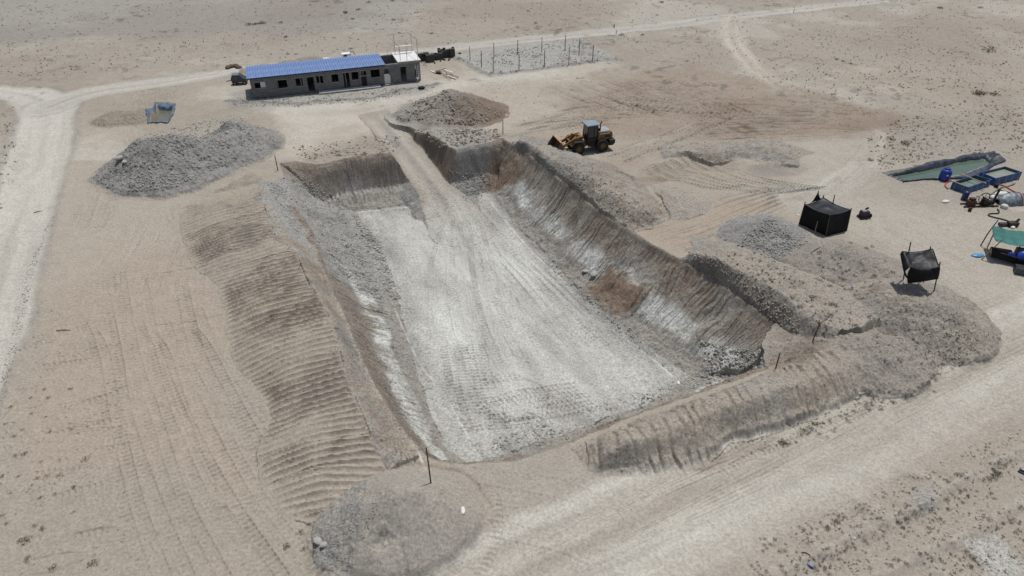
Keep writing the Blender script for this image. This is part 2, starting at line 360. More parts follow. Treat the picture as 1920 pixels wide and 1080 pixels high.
# ------------------------------------------------------------------ embankments on the near and right sides
def bank(name, prof_px, cols=None, ridges=None, seed=0, rough=.12, roughness=.6, clipin=True, ends=(1.5, 1.8)):
    """prof_px: list of parallel polylines (pixels with z) from the pit side to the outer toe; height is interpolated between them"""
    PL = [np.array([W(*p) for p in q]) for q in prof_px]; ZL = [np.array([p[2] for p in q]) for q in prof_px]
    poly = np.vstack([PL[0], PL[-1][::-1]])
    i = box_idx(np.vstack(PL), 2); x, y = X[i], Y[i]
    wx = x + .25 * fbm(x, y, 1.8, 3, 500 + seed); wy = y + .25 * fbm(x, y, 1.8, 3, 520 + seed)
    D_ = []; Z_ = []; S_ = []
    for P, Z in zip(PL, ZL):
        d, u, s, L = pl_coords(P, wx, wy); D_.append(d); Z_.append(pl_val(P, Z, s)); S_.append(s)
    D_ = np.array(D_); Z_ = np.array(Z_)
    best = np.full(x.shape, -9.); bt = np.zeros(x.shape); bi = np.full(x.shape, 1e9)
    for k in range(len(PL) - 1):
        qp = np.vstack([PL[k], PL[k + 1][::-1]]); inn = inside(qp, wx, wy)
        t = D_[k] / (D_[k] + D_[k + 1] + 1e-6); ts = t * t * (3 - 2 * t) * .6 + t * .4
        hh = Z_[k] * (1 - ts) + Z_[k + 1] * ts
        best = np.where(inn, hh, best); bt = np.where(inn, k + t, bt)
    ok = best > -5
    sm = S_[len(PL) // 2]; Lm = np.hypot(*np.diff(PL[len(PL) // 2], axis=0).T).sum()
    endf = sstep(0, ends[0], sm + .01) * sstep(0, ends[1], Lm - sm + .01)
    best = np.where(ok, best * endf, best)
    tw = sstep(0, .12, bt) * (1 - sstep(len(PL) - 1.12, len(PL) - 1, bt))
    hh = best + rough * fbm(x, y, 1.0, 4, 540 + seed, .6) * tw
    if ridges:
        per, amp, sh = ridges
        s = S_[2] + sh * (D_[0] - D_[-1]) + .30 * fbm(x, y, 2.6, 3, 560 + seed)
        sp_ = s / per + .22 * np.sin(s * 1.7) + .15 * np.sin(s * .73 + 1) + 100; pd = np.abs(sp_ % 1.0 - .5) * per; r = .75 - 1.25 * np.exp(-(pd / .11) ** 2) - .5 * pd / per
        hh += amp * (r - .35) * tw * sstep(-.7, -.2, fbm(x, y, 2.6, 3, 561 + seed)) * np.clip(.8 + .7 * fbm(x, y, .8, 3, 562 + seed), .2, 1.3)
    if clipin: ok &= ~inside(RIM, x, y)
    on = ok & (hh > Hh[i] - .25)
    Hh[i] = np.where(on, np.maximum(hh, Hh[i] - .1), Hh[i]); REG[i] = np.where(on, region(name), REG[i])
    w = on * tw
    for k, v in (cols or {}).items():
        A[k][i] = lerp(A[k][i], v(x, y) if callable(v) else v, w)
    A['rough'][i] = lerp(A['rough'][i], roughness, w)
    return i, on, x, y, bt

# near right: flat topped bank with tooth marks running over it
bank('front_embankment',
     [[(1070, 838, 0), (1160, 800, .1), (1240, 768, .2), (1370, 726, .2), (1463, 690, .25), (1522, 652, .3), (1590, 618, .6)],
      [(1085, 845, .4), (1165, 812, 1.2), (1240, 782, 1.4), (1340, 742, 1.6), (1430, 706, 1.6), (1510, 672, 1.6), (1610, 634, 1.4)],
      [(1100, 868, .4), (1180, 835, 1.4), (1250, 805, 1.5), (1330, 775, 1.7), (1413, 745, 1.75), (1500, 716, 1.65), (1630, 664, 1.2)],
      [(1125, 885, .1), (1215, 872, .35), (1318, 845, .4), (1382, 806, .5), (1478, 780, .5), (1590, 738, .4), (1700, 690, .2)],
      [(1140, 893, 0), (1230, 897, 0), (1330, 874, 0), (1372, 832, 0), (1470, 804, 0), (1580, 762, 0), (1720, 700, 0)]],
     cols={'grey': lambda x, y: np.clip(.22 + .4 * fbm(x, y, 3, 3, 601), 0, 1), 'warm': .4, 'brown': lambda x, y: np.clip(.0 + .30 * fbm(x, y, 1.8, 4, 602), 0, .5)},
     ridges=(.80, .15, .10), seed=1, rough=.16, roughness=.6, ends=(1.6, 1.0))
# right, beside the loader
bank('right_embankment',
     [[(952, 262, 0), (985, 286, 0), (1027, 321, .1), (1080, 361, .1), (1130, 404, .1), (1187, 438, .05)],
      [(965, 258, .5), (1000, 275, .9), (1045, 300, 1.2), (1093, 322, 1.5), (1150, 365, 1.5), (1228, 410, 1.0)],
      [(972, 255, .5), (1010, 268, .9), (1075, 292, 1.2), (1113, 306, 1.5), (1165, 345, 1.5), (1240, 402, .9)],
      [(980, 250, 0), (1030, 262, 0), (1090, 290, 0), (1150, 305, 0), (1200, 335, 0), (1262, 408, 0)]],
     cols={'grey': lambda x, y: np.clip(.45 + .4 * fbm(x, y, 3, 3, 611), 0, 1), 'warm': .3, 'brown': lambda x, y: np.clip(.14 + .5 * fbm(x, y, 1.5, 4, 612), 0, .7)}, seed=2, rough=.28)
# low shelf behind it
bank(None or 'right_embankment',
     [[(1200, 335, 0), (1240, 370, .2), (1262, 412, .1)], [(1230, 345, .45), (1270, 375, .5), (1280, 408, .4)], [(1270, 352, 0), (1345, 378, 0), (1330, 400, 0)]],
     cols={'grey': .35, 'warm': .3}, seed=3, rough=.10)
bank('side_embankment',
     [[(1268, 484, 0), (1327, 515, .1), (1380, 553, .1), (1447, 600, .1), (1503, 647, .1), (1540, 665, .1)],
      [(1290, 470, .8), (1345, 488, 1.5), (1410, 520, 1.6), (1470, 555, 1.7), (1510, 592, 1.7), (1580, 618, 1.7)],
      [(1300, 452, .6), (1370, 463, 1.4), (1440, 486, 1.8), (1500, 520, 1.9), (1560, 565, 1.9), (1640, 610, 1.6)],
      [(1300, 440, 0), (1390, 452, .2), (1460, 492, .6), (1530, 516, .9), (1610, 550, 1.2), (1700, 600, 1.2)]],
     cols={'grey': lambda x, y: np.clip(.40 + .4 * fbm(x, y, 3, 3, 621), 0, 1), 'warm': .35, 'brown': lambda x, y: np.clip(.04 + .4 * fbm(x, y, 1.5, 4, 622), 0, .5)}, seed=4, rough=.28, ends=(1.2, .6))

# ------------------------------------------------------------------ heaps
GREYC = {'grey': 1.0, 'white': .05, 'brown': .0, 'warm': .05, 'pale': 0}
MIXC = {'grey': .55, 'white': 0, 'brown': .18, 'warm': .3, 'pale': 0}
i, on, x, y, d, u, s, h = heap('gravel_heap', [(222, 300, 1.6), (262, 262, 3.4), (300, 255, 4.0), (345, 249, 3.7), (395, 237, 3.4), (437, 224, 3.1), (485, 246, 1.7)], slope=.66, warp=1.1, wscale=3.5, rough=.25, cols=GREYC, roughness=1.0, seed=11)
# scooped hollow on the near face
sc0 = np.array(W(392, 290)); dd = np.hypot((x - sc0[0]) / 1.5, (y - sc0[1])) / 2.9
Hh[i] -= np.where(on, 1.1 * np.clip(1 - dd * dd, 0, 1) * np.minimum(1, h), 0)
# eroded runnels
Hh[i] -= np.where(on, .22 * np.abs(fbm(s * 1.0, d * .22, 1.1, 3, 640)) * sstep(.3, 1.0, h), 0)
A['brown'][i] = np.where(on, np.clip(.05 + .25 * fbm(x, y, 2.5, 3, 641), 0, 1), A['brown'][i])
i, on, x, y, d, u, s, h = heap('brown_earth_heap', [(765, 203, 1.1), (798, 184, 1.9), (843, 168, 3.0), (868, 172, 2.8), (912, 198, 1.3)], slope=.60, warp=.9, wscale=3, rough=.22, cols=MIXC, roughness=.8, seed=12)
A['brown'][i] = np.where(on, np.clip(.35 + .55 * fbm(x, y, 3, 4, 651) + .08 * (x - W(843, 200)[0]), 0, .85), A['brown'][i])
A['grey'][i] = np.where(on, np.clip(.6 + .4 * fbm(x, y, 2, 3, 652), 0, 1), A['grey'][i])
i, on, x, y, d, u, s, h = heap('small_gravel_heap', [(1442, 407, 2.3)], slope=.62, warp=.35, wscale=2, rough=.13, cols=GREYC, top_flat=.15, roughness=1.0, seed=13)
i, on, x, y, d, u, s, h = heap('scrubby_earth_heap', [(1552, 460, 1.8), (1590, 460, 2.3), (1640, 478, 2.2), (1678, 506, 1.8)], slope=.5, warp=.5, rough=.12, cols=MIXC, roughness=.6, seed=14)
i, on, x, y, d, u, s, h = heap('canopy_earth_heap', [(1715, 545, 2.6), (1750, 548, 2.6)], slope=.66, warp=.6, rough=.18, cols=MIXC, top_flat=1.2, roughness=.75, seed=15)
A['brown'][i] = np.where(on, np.clip(.08 + .4 * fbm(x, y, 2.2, 4, 661), 0, .6), A['brown'][i])
A['grey'][i] = np.where(on, np.clip(.38 + .5 * fbm(x, y, 2.5, 3, 662), 0, 1), A['grey'][i])
heap('corner_earth_heap', [(1585, 640, 1.5), (1640, 640, 1.7), (1690, 640, 1.2)], slope=.42, warp=.6, rough=.2, cols=MIXC, roughness=.7, seed=17)
i, on, x, y, d, u, s, h = heap('front_earth_heap', [(640, 1000, 1.1), (690, 942, 2.2), (735, 918, 2.7), (780, 918, 2.4), (835, 945, 1.5)], slope=.72, warp=.25, wscale=2.5, rough=.04, cols={'grey': .30, 'white': .04, 'brown': .03, 'warm': .3, 'pale': .05}, toe=.08, rnd=.05, roughness=.45, seed=16)
hr = .08 + .08 * np.log(np.maximum(h + .04, 1e-6) / .08); ring = np.exp(-((hr + .16) / .10) ** 2) * (h > -.0399); ring *= (REG[i] == 0); Hh[i] -= .10 * ring; A['brown'][i] = np.maximum(A['brown'][i], .2 * ring)
lump = on & (x < W(690, 950)[0] + .5 * fbm(x, y, 1.2, 3, 671)); 
Hh[i] += np.where(lump, .13 * fbm(x, y, .55, 4, 672, .65) * sstep(.1, .5, h), 0)
A['grey'][i] = np.where(lump, np.clip(.6 + .5 * fbm(x, y, .9, 3, 674), 0, 1), A['grey'][i]); A['rough'][i] = np.where(lump, .9, A['rough'][i])
slump = np.exp(-(((x - W(728, 1035)[0]) / .9) ** 2 + ((y - W(728, 1035)[1]) / .7) ** 2))
Hh[i] += np.where(on, -.28 * slump + .22 * slump * fbm(x, y, .4, 3, 673), 0)
r_small = 0
for k, (u_, v_, hz, sl) in enumerate([(235, 208, 1.0, .42), (490, 120, 1.0, .5), (540, 112, .8, .45), (580, 106, .7, .4), (448, 128, .5, .4)]):
    heap(['pond_spoil_heap', 'dark_sand_heap', 'low_sand_heap', 'flat_sand_heap', None][k], [(u_ - 18 * (k == 0) - 8, v_ + 2, hz), (u_ + 8 + 8 * (k == 0), v_, hz)], slope=sl, warp=.5, rough=.10, cols={'grey': .45 if k else .1, 'brown': .25 if k else .35, 'warm': .3}, seed=20 + k)

# ------------------------------------------------------------------ brown soil fan fallen down the right wall
i, w, x, y = paint([(1140, 503), (1215, 545), (1190, 585), (1152, 590), (1120, 568), (1098, 543)], 'brown', .95, .7, .6, .9, seed=33, surf=True)
for k in ('grey', 'white', 'dark'): A[k][i] *= (1 - w)
Hh[i] += w * (.30 + .05 * np.sin((x * .8 - y * .5) * 6)); A['rough'][i] = lerp(A['rough'][i], .4, w); A['warm'][i] = lerp(A['warm'][i], .9, w)
i, w, x, y = paint([(940, 285), (965, 295), (985, 320), (965, 345), (912, 355), (908, 335)], 'brown', .9, .4, .4, 1.2, seed=34, surf=True)
for k in ('grey', 'white'): A[k][i] *= (1 - .8 * w)
A['warm'][i] = lerp(A['warm'][i], .7, w)
# chalk-white streak on the left wall
i, w, x, y = paint([(728, 680), (745, 690), (790, 770), (812, 838), (790, 822), (762, 780)], 'white', 1.0, .4, .4, 1.2, seed=35, surf=True)
st_ = np.clip(.45 + 1.6 * fbm(x * .9 + y * .3, y * .35, .6, 4, 705, .6), 0, 1); A['white'][i] = lerp(A['white'][i], st_, w * .75)
A['brown'][i] *= (1 - w); A['grey'][i] = lerp(A['grey'][i], .55, w)
i, w, x, y = paint([(638, 492), (655, 505), (685, 560), (688, 580), (662, 540)], 'white', .9, .3, .3, 1.2, seed=36, surf=True)

# churned brown lip at the near right corner
i, w, x, y = paint([(1448, 690), (1470, 655), (1505, 632), (1545, 648), (1500, 690)], 'brown', .55, .5, .5, 1.2, seed=39, surf=True)
Hh[i] += w * (.35 * fbm(x, y, 1.1, 4, 706, .6) - .1)
# slumped turf along the far rim
i, w, x, y = paint([(560, 300), (600, 306), (700, 286), (750, 284), (745, 255), (690, 245), (650, 280), (600, 290)], 'dark', .12, .6, .6, 1.5, seed=37)
Hh[i] += np.where(Hh[i] > -1.2, w * (.35 * np.round(1.4 * fbm(x, y, 2.2, 3, 701)) / 1.4 - .25 + .10 * fbm(x, y, .5, 3, 702)), 0)
i, w, x, y = paint([(765, 250), (805, 262), (835, 275), (905, 268), (935, 255), (905, 240), (830, 235), (805, 238)], 'grey', .6, .6, .6, 1.5, seed=38)
Hh[i] += np.where(Hh[i] > -1.2, w * (.55 * fbm(x, y, 2.6, 3, 703) + .22 * fbm(x, y, .6, 3, 704) + .25), 0)
A['warm'][i] = lerp(A['warm'][i], .2, w)

# ------------------------------------------------------------------ dug over hollow behind the right bank
def bowl(cu, cv, rx, ry, dep, rot=0, seed=0, pw=2, cols=None):
    c = np.array(W(cu, cv)); i = box_idx(np.array([c]), max(rx, ry) * 1.6); x, y = X[i] - c[0], Y[i] - c[1]
    ca, sa = math.cos(rot), math.sin(rot); xr = x * ca + y * sa; yr = -x * sa + y * ca
    r = np.sqrt((xr / rx) ** 2 + (yr / ry) ** 2) + .22 * fbm(X[i], Y[i], 2.2, 3, 710 + seed)
    k = 1 - sstep(.35, 1.0, r); Hh[i] += -dep * k
    for n_, v in (cols or {}).items(): A[n_][i] = lerp(A[n_][i], v, k)
    return i, k
bowl(1340, 305, 4.6, 3.2, .55, .1, 1, cols={'brown': .22, 'grey': .1})
bowl(1250, 322, 4.2, 2.6, .5, .3, 2, cols={'brown': .28, 'grey': .1})
bowl(1455, 318, 4.2, 2.0, .4, .15, 3, cols={'grey': .5, 'dark': .22})
bowl(1215, 338, 2.6, 1.5, .3, .5, 4, cols={'brown': .4})
bank('dug_bank', [[(1240, 300, 0), (1290, 292, 0), (1340, 306, -.2), (1385, 298, -.2), (1430, 306, -.1), (1500, 310, 0)], [(1240, 288, .4), (1290, 282, .55), (1340, 288, .5), (1390, 272, .6), (1440, 276, .65), (1500, 292, .3)], [(1235, 276, 0), (1290, 266, 0), (1340, 268, 0), (1400, 260, 0), (1460, 264, 0), (1530, 285, 0)]], cols={'grey': lambda x, y: np.clip(.4 + .6 * fbm(x, y, 2, 3, 631), 0, 1), 'warm': .3}, seed=6, rough=.4, clipin=False)
bowl(1170, 332, 2.2, .8, .5, -.4, 5, cols={'brown': .4})

# ------------------------------------------------------------------ colour zones of the flat ground
def zone(pts, soft=2.5, warp=3, ws=6, seed=0, **kv):
    P = WL(pts); i = box_idx(P, soft + warp + 1); x, y = X[i], Y[i]
    wx = x + warp * fbm(x, y, ws, 3, 720 + seed); wy = y + warp * fbm(x, y, ws, 3, 740 + seed)
    d = pl_coords(np.vstack([P, P[:1]]), wx, wy)[0]; sd = np.where(inside(P, wx, wy), d, -d)
    w = sstep(-soft, soft, sd) * (REG[i] == 0)
    for k, v in kv.items(): A[k][i] = lerp(A[k][i], v, w)
    return i, w, x, y
zone([(0, 0), (1920, 0), (1920, 110), (1300, 130), (900, 90), (0, 160)], 4, 5, 10, 1, grey=.22, warm=.35)
zone([(-200, 0), (900, -40), (700, 60), (430, 70), (-300, 90)], 4, 5, 10, 2, grey=.55, dark=.12)
zone([(1080, 150), (1300, 120), (1500, 165), (1690, 215), (1690, 240), (1430, 262), (1250, 268), (1120, 240), (960, 190), (960, 160)], 1.8, 2.5, 5, 3, brown=.30, warm=.75, grey=.03)
zone([(1420, 175), (1540, 178), (1690, 220), (1680, 235), (1430, 258), (1300, 262), (1290, 215)], 1.2, 1.5, 4, 4, brown=.48, warm=.9, grey=.0)
zone([(880, 150), (1010, 150), (1090, 215), (1130, 280), (1000, 265), (930, 240)], 1.5, 1.5, 4, 5, brown=.12, warm=.65, grey=.03)
zone([(420, 180), (800, 155), (860, 150), (1140, 112), (1150, 130), (900, 160), (740, 190), (700, 205), (520, 215)], 1.5, 1.5, 4, 6, pale=.45, warm=.7, grey=.05)
zone([(430, 175), (470, 165), (790, 155), (820, 165), (760, 180), (560, 200), (430, 205)], 1, 1.2, 3, 7, grey=.65, warm=.1)
zone([(530, 215), (690, 215), (720, 250), (560, 290), (520, 280)], 1.2, 1.2, 4, 8, pale=.30, warm=.8, grey=.02)
zone([(1500, 265), (1640, 250), (1660, 320), (1600, 370), (1900, 420), (1920, 640), (1780, 560), (1660, 470), (1560, 440), (1450, 380), (1330, 350), (1480, 350)], 2, 2, 5, 9, pale=.32, warm=.35, grey=.12)
zone([(130, 200), (260, 240), (180, 340), (340, 380), (330, 450), (100, 560), (80, 420)], 1.5, 2, 5, 10, pale=.15, warm=.55, grey=.05)
zone([(100, 480), (340, 420), (420, 560), (430, 700), (480, 860), (540, 1080), (0, 1080), (0, 800)], 2, 2, 6, 11, warm=.75, grey=.0, brown=.05)
zone([(0, 900), (330, 900), (520, 1080), (0, 1080)], 2, 2, 6, 12, warm=.4, grey=.15)
zone([(850, 880), (1080, 840), (1180, 910), (1050, 1080), (850, 1080)], 1.5, 1.5, 4, 13, warm=.3, grey=.28, pale=.1)
zone([(880, 930), (960, 985), (940, 1080), (820, 1080), (885, 1000)], 1.0, 1, 3, 14, warm=.9, grey=.0, brown=.12)
zone([(1400, 1000), (1700, 850), (1920, 760), (1920, 1080), (1350, 1080)], 1.5, 1.5, 4, 15, warm=.5, grey=.16, brown=.06)
zone([(1815, 1015), (1870, 1005), (1925, 1060), (1925, 1090), (1850, 1085)], .4, .5, 1.5, 16, white=.55, grey=.5, rough=.8)
zone([(1700, 935), (1745, 920), (1740, 945), (1715, 960)], .4, .5, 1.5, 17, grey=.9, white=.2, rough=.9)
zone([(1120, 290), (1160, 275), (1250, 250), (1240, 290), (1180, 325)], 1, 1, 3, 18, brown=.2, warm=.75)
zone([(1200, 440), (1290, 395), (1420, 360), (1480, 370), (1390, 420), (1300, 460), (1240, 468)], .8, .8, 3, 19, brown=.10, warm=.8, grey=0.)
zone([(1885, 386), (1925, 380), (1925, 400), (1905, 398)], .3, .4, 1.5, 23, pale=.5, warm=1.0)
# far natural ground: hummocky crust with stones and tufts
i = np.nonzero((Y > 75) & (REG == 0))[0]; x, y = X[i], Y[i]
cr = sstep(.0, .45, fbm(x, y, 7, 3, 751)) * sstep(75, 95, y)
Hh[i] += cr * (.10 * fbm(x, y, 1.1, 3, 752) + .10 * np.clip(fbm(x, y, .9, 2, 753) - .25, 0, 1))
A['dark'][i] = np.clip(A['dark'][i] + .5 * cr * sstep(.22, .5, fbm(x, y, 1.3, 3, 754)), 0, .6)
i = np.nonzero((Y > 70) & (REG == 0))[0]; x, y = X[i], Y[i]; pt_ = fbm(x, y, 16, 5, 756, .6)
A['pale'][i] = np.clip(A['pale'][i] + .45 * sstep(.08, .35, pt_), 0, 1); A['brown'][i] = np.clip(A['brown'][i] + .16 * sstep(.05, .3, -pt_), 0, 1); A['rough'][i] = np.clip(A['rough'][i] + .4 * sstep(0, .4, fbm(x, y, 8, 4, 757)), 0, 1)
Hh[i] += .10 * np.clip(fbm(x, y, 1.6, 4, 758, .65), -.2, .6) * sstep(75, 100, y)
# scrubby right hand side near the ponds
i, w, x, y = zone([(1620, 250), (1920, 180), (1920, 330), (1760, 280), (1660, 320)], 2, 2, 4, 20, grey=.3, warm=.2)
Hh[i] += w * .22 * np.clip(fbm(x, y, 1.0, 3, 755) - .1, 0, 1)

# ------------------------------------------------------------------ roads
def road(name, pts, half, cols, sink=.05, ruts=None, seed=0, berm=.06, edge=.7, closed=False):
    P = resample(WL([p[:2] for p in pts]), 8); hwv = np.array([p[2] if len(p) > 2 else half for p in pts])
    Lp = np.concatenate([[0], np.cumsum(np.hypot(*np.diff(P, axis=0).T))])
    hv = np.interp(Lp, Lp[::8][:len(hwv)], hwv)
    i = box_idx(P, hwv.max() + 4); x, y = X[i], Y[i]
    d, u, s, L = pl_coords(P, x + .5 * fbm(x, y, 4, 3, 760 + seed), y + .5 * fbm(x, y, 4, 3, 780 + seed)); hf = np.interp(s, Lp, hv)
    w = (1 - sstep(hf - edge, hf + edge, d)) * np.where(np.isin(REG[i], [0, region('gravel_road'), region('dirt_road')]), 1.0, 1 - sstep(.08, .45, Hh[i]))
    Hh[i] = lerp(Hh[i], Hh[i] * .5 - sink, w); Hh[i] += berm * np.exp(-((d - hf - .5) / .45) ** 2) * (.6 + .8 * fbm(x, y, 1.5, 3, 790 + seed))
    for k, v in cols.items(): A[k][i] = lerp(A[k][i], v, w)
    A['rough'][i] = lerp(A['rough'][i], .3, w)
    A['grey'][i] = np.maximum(A['grey'][i], .8 * np.exp(-((d - hf - .2) / .5) ** 2) * np.clip(.5 + fbm(x, y, 1.2, 3, 791 + seed), 0, 1) * (berm > .03))
    stk = fbm(u * 1.0, s * .07, .9, 4, 795 + seed); A['pale'][i] = np.clip(A['pale'][i] + .55 * stk * w, 0, 1); A['grey'][i] = np.clip(A['grey'][i] - .15 * stk * w, 0, 1); Hh[i] += .02 * stk * w
    for off, wd, dv in (ruts or []):
        k = np.exp(-((u - off - .25 * fbm(s, s * 0, 9, 2, 792)) / wd) ** 2) * w * np.clip(.75 + .6 * fbm(x, y, 3, 3, 793), 0, 1.2)
        A['pale'][i] = np.clip(A['pale'][i] + dv * k, 0, 1); Hh[i] -= .03 * k * np.sign(dv)
    if name: REG[i] = np.where((d < hf) & (REG[i] == 0), region(name), REG[i])
road('gravel_road', [(-330, 1250, 2.6), (-150, 900, 2.6), (-40, 660, 2.7), (10, 500, 2.8), (45, 390, 2.9), (70, 300, 3.0), (88, 235, 3.2), (90, 200, 3.5), (70, 184, 3.2), (10, 172, 2.2), (-200, 165, 2.2)], 2.8,
     {'pale': .78, 'grey': .1, 'warm': .05, 'white': .12, 'brown': 0}, ruts=[(-.9, .45, .35), (.9, .45, .35), (0, .35, -.3)], seed=1, edge=.4, berm=.10)
road('gravel_road', [(90, 200, 3.0), (180, 172, 2.4), (330, 150, 2.0), (470, 128, 1.9), (640, 112, 1.9), (800, 96, 1.9), (900, 83, 2.0), (1080, 65, 2.0), (1240, 48, 2.0), (1400, 28, 2.0), (1560, 10, 2.0), (1720, -8, 2.0), (1900, -30, 2.0)], 2.0,
     {'pale': .62, 'grey': .25, 'warm': .05, 'white': .12, 'brown': 0}, ruts=[(-.8, .4, .3), (.8, .4, .3), (0, .3, -.3)], seed=2)
road('dirt_road', [(700, 1230, 4.5), (1000, 1075, 4.5), (1200, 985, 4.2), (1400, 900, 4.0), (1600, 805, 3.8), (1750, 735, 3.8), (1880, 665, 4.2), (2050, 570, 5.0)], 4.2,
     {'pale': .46, 'grey': .14, 'warm': .35, 'white': .02, 'brown': 0}, sink=.10, ruts=[(2.6, .9, .35), (-1.6, .7, .35), (.6, 1.0, -.25), (-3.2, .6, -.15)], seed=3, berm=.0, edge=1.1)
road(None, [(1375, 30, 1.6), (1372, 60, 1.8), (1390, 100, 1.8), (1440, 145, 1.8), (1500, 185, 1.5)], 1.7, {'pale': .3, 'grey': .05, 'warm': .6}, sink=.03, ruts=[(-.8, .3, .3), (.8, .3, .3)], seed=4, berm=.02)
road(None, [(1640, 250, 1.5), (1625, 300, 1.6), (1560, 350, 1.8), (1480, 372, 1.6)], 1.6, {'pale': .45, 'grey': .15, 'warm': .3}, sink=.03, seed=5, berm=.0)
# gravel pad of the fenced plot
zone([(855, 108), (905, 92), (1085, 72), (1110, 85), (1160, 112), (1020, 128), (925, 140), (890, 128)], .6, .6, 2, 21, grey=.75, white=.25, warm=.0, rough=.8)
i, w, x, y = zone([(855, 108), (905, 92), (1085, 72), (1110, 85), (1160, 112), (1020, 128), (925, 140), (890, 128)], .3, .3, 2, 22, pale=.15)
Hh[i] += w * (.12 + .12 * fbm(x, y, 1.2, 3, 801)); REG[i] = np.where((w > .5) & (REG[i] == 0), region('gravel_pad'), REG[i])
for pts in ([(855, 108), (890, 130), (922, 142)], [(922, 142), (1020, 130), (1100, 117), (1165, 112)]):
    P = WL(pts); i = box_idx(P, 2); d = pl_coords(P, X[i] + .3 * fbm(X[i], Y[i], 1.5, 3, 802), Y[i])[0]
    Hh[i] += .38 * np.exp(-(d / .5) ** 2) * (.7 + .6 * fbm(X[i], Y[i], 1, 3, 803)); A['grey'][i] = np.maximum(A['grey'][i], np.exp(-(d / .6) ** 2))
# rubble line in front of the block building
P = WL([(430, 190), (560, 196), (700, 184), (770, 168), (820, 158)]); i = box_idx(P, 3); x, y = X[i], Y[i]
d = pl_coords(P, x + .8 * fbm(x, y, 2, 3, 804), y + .5 * fbm(x, y, 2, 3, 805))[0]
k = np.exp(-(d / .55) ** 2); Hh[i] += k * .30 * np.clip(.5 + fbm(x, y, .8, 3, 806), 0, 1.4); A['grey'][i] = np.maximum(A['grey'][i], .9 * k); A['dark'][i] = np.maximum(A['dark'][i], .25 * k); A['rough'][i] = np.maximum(A['rough'][i], k)

# ------------------------------------------------------------------ tyre tracks and tooth scrapes
OKR = np.array([1.0 if n_ in ('ground', 'gravel_road', 'dirt_road', 'pit_floor', 'access_ramp') else 0.0 for n_ in REGNAMES] + [0.0] * 40)
def track(pts, width=.5, depth=.05, tread=.34, pale=.10, seed=0, world_pts=False):
    P = resample(pts if world_pts else WL(pts), 7); i = box_idx(P, width + .3); 
    if not len(i): return
    x, y = X[i], Y[i]; d, u, s, L = pl_coords(P, x, y)
    w = (1 - sstep(width * .42, width * .6, d)) * sstep(0, .6, s) * sstep(0, .6, L - s) * np.clip(.65 + .7 * fbm(x, y, 2.5, 2, 810 + seed), 0, 1)
    lip = .45 * np.exp(-((d - width * .62) / .09) ** 2) * sstep(0, .6, s) * sstep(0, .6, L - s)
    okr = OKR[REG[i]]; w = w * okr; lip = lip * okr
    h = -depth * w + depth * .7 * lip
    if tread:
        h = h + w * depth * .9 * np.sin((s + .25 * np.abs(u)) * 2 * math.pi / tread + seed)
    Hh[i] += h; A['pale'][i] = np.clip(A['pale'][i] + pale * w * (REG[i] == 0), 0, 1)
def wheels(pts, gauge=2.0, **k):
    P = resample(WL(pts), 5); dv = np.gradient(P, axis=0); n = np.stack([-dv[:, 1], dv[:, 0]], 1); n /= np.linalg.norm(n, axis=1)[:, None]
    for sgn in (-1, 1): track((P + n * sgn * gauge / 2)[::4], world_pts=True, **k)
def scrape(pts, half=1.4, per=.42, amp=.06, seed=0, brown=0.0, w_end=1.0, irreg=True):
    P = resample(WL(pts), 7); i = box_idx(P, half + .4)
    if not len(i): return
    x, y = X[i], Y[i]; d, u, s, L = pl_coords(P, x, y)
    w = (1 - sstep(half - .25, half + .1, d)) * sstep(0, w_end, s) * sstep(0, w_end, L - s) * np.clip(.55 + .8 * fbm(x, y, 3, 3, 830 + seed), 0, 1)
    r = lerp(1 - np.abs(np.sin((u + .05 * fbm(s, u, 3, 2, 831)) * math.pi / per)), 1 - 1.6 * np.abs(fbm(u * 1.0 + seed * 9.7, s * .09, .75, 3, 833)), .65 if irreg else 0.0)
    w = w * OKR[REG[i]]; Hh[i] += amp * (r - .4) * w
    A['brown'][i] = np.clip(A['brown'][i] + .45 * sstep(.35, .05, r) * w * irreg * (brown > 0), 0, 1)
    if brown: A['brown'][i] = lerp(A['brown'][i], np.maximum(A['brown'][i], brown), w * np.clip(.5 + .9 * fbm(x, y, 4, 3, 832 + seed), 0, 1))
random.seed(21)
R = random.uniform
# long tread lanes on the flat left of the embankment
for k in range(13):
    j = R(-8, 8)
    track([(160 + 18 * k + j, 560 + R(-60, 90)), (182 + 19 * k + j, 660), (200 + 23 * k + j + R(-6, 6), 780), (232 + 29 * k + j, 930), (285 + 38 * k + j * 1.5, 1095)], .52, R(.035, .065), .36, .05, seed=k)
for k in range(60):   # short turning marks at the far left
    u0, v0 = R(-10, 190), R(560, 1090); l = R(40, 130)
    track([(u0, v0), (u0 + l * .5, v0 - l * R(.05, .2)), (u0 + l, v0 - l * R(.12, .40))], .5, R(.02, .05), .33 if k % 3 else 0, .02, seed=50 + k)
for k in range(10):
    v0 = 440 + 56 * k + R(-14, 14); b = np.interp(v0, [420, 540, 640, 760, 860, 970], [335, 405, 424, 490, 480, 520])
    track([(b - R(90, 150), v0 + R(8, 28)), (b - 50, v0 + 10), (b + 10, v0 - 4)], .5, R(.03, .05), 0, .03, seed=90 + k)
for k in range(8):    # arcs between the grey heap and the road
    track([(130 + 10 * k, 430), (150 + 12 * k + R(-4, 4), 380 - 6 * k), (190 + 10 * k, 330 - 8 * k), (210 + 6 * k, 300 - 10 * k)], .45, .04, .36, .05, seed=110 + k)
for k in range(6):
    wheels([(150 + 40 * k, 560), (220 + 30 * k + R(-10, 10), 470), (270 + 25 * k, 400), (330 + 20 * k, 372)], seed=130 + k, depth=.03)
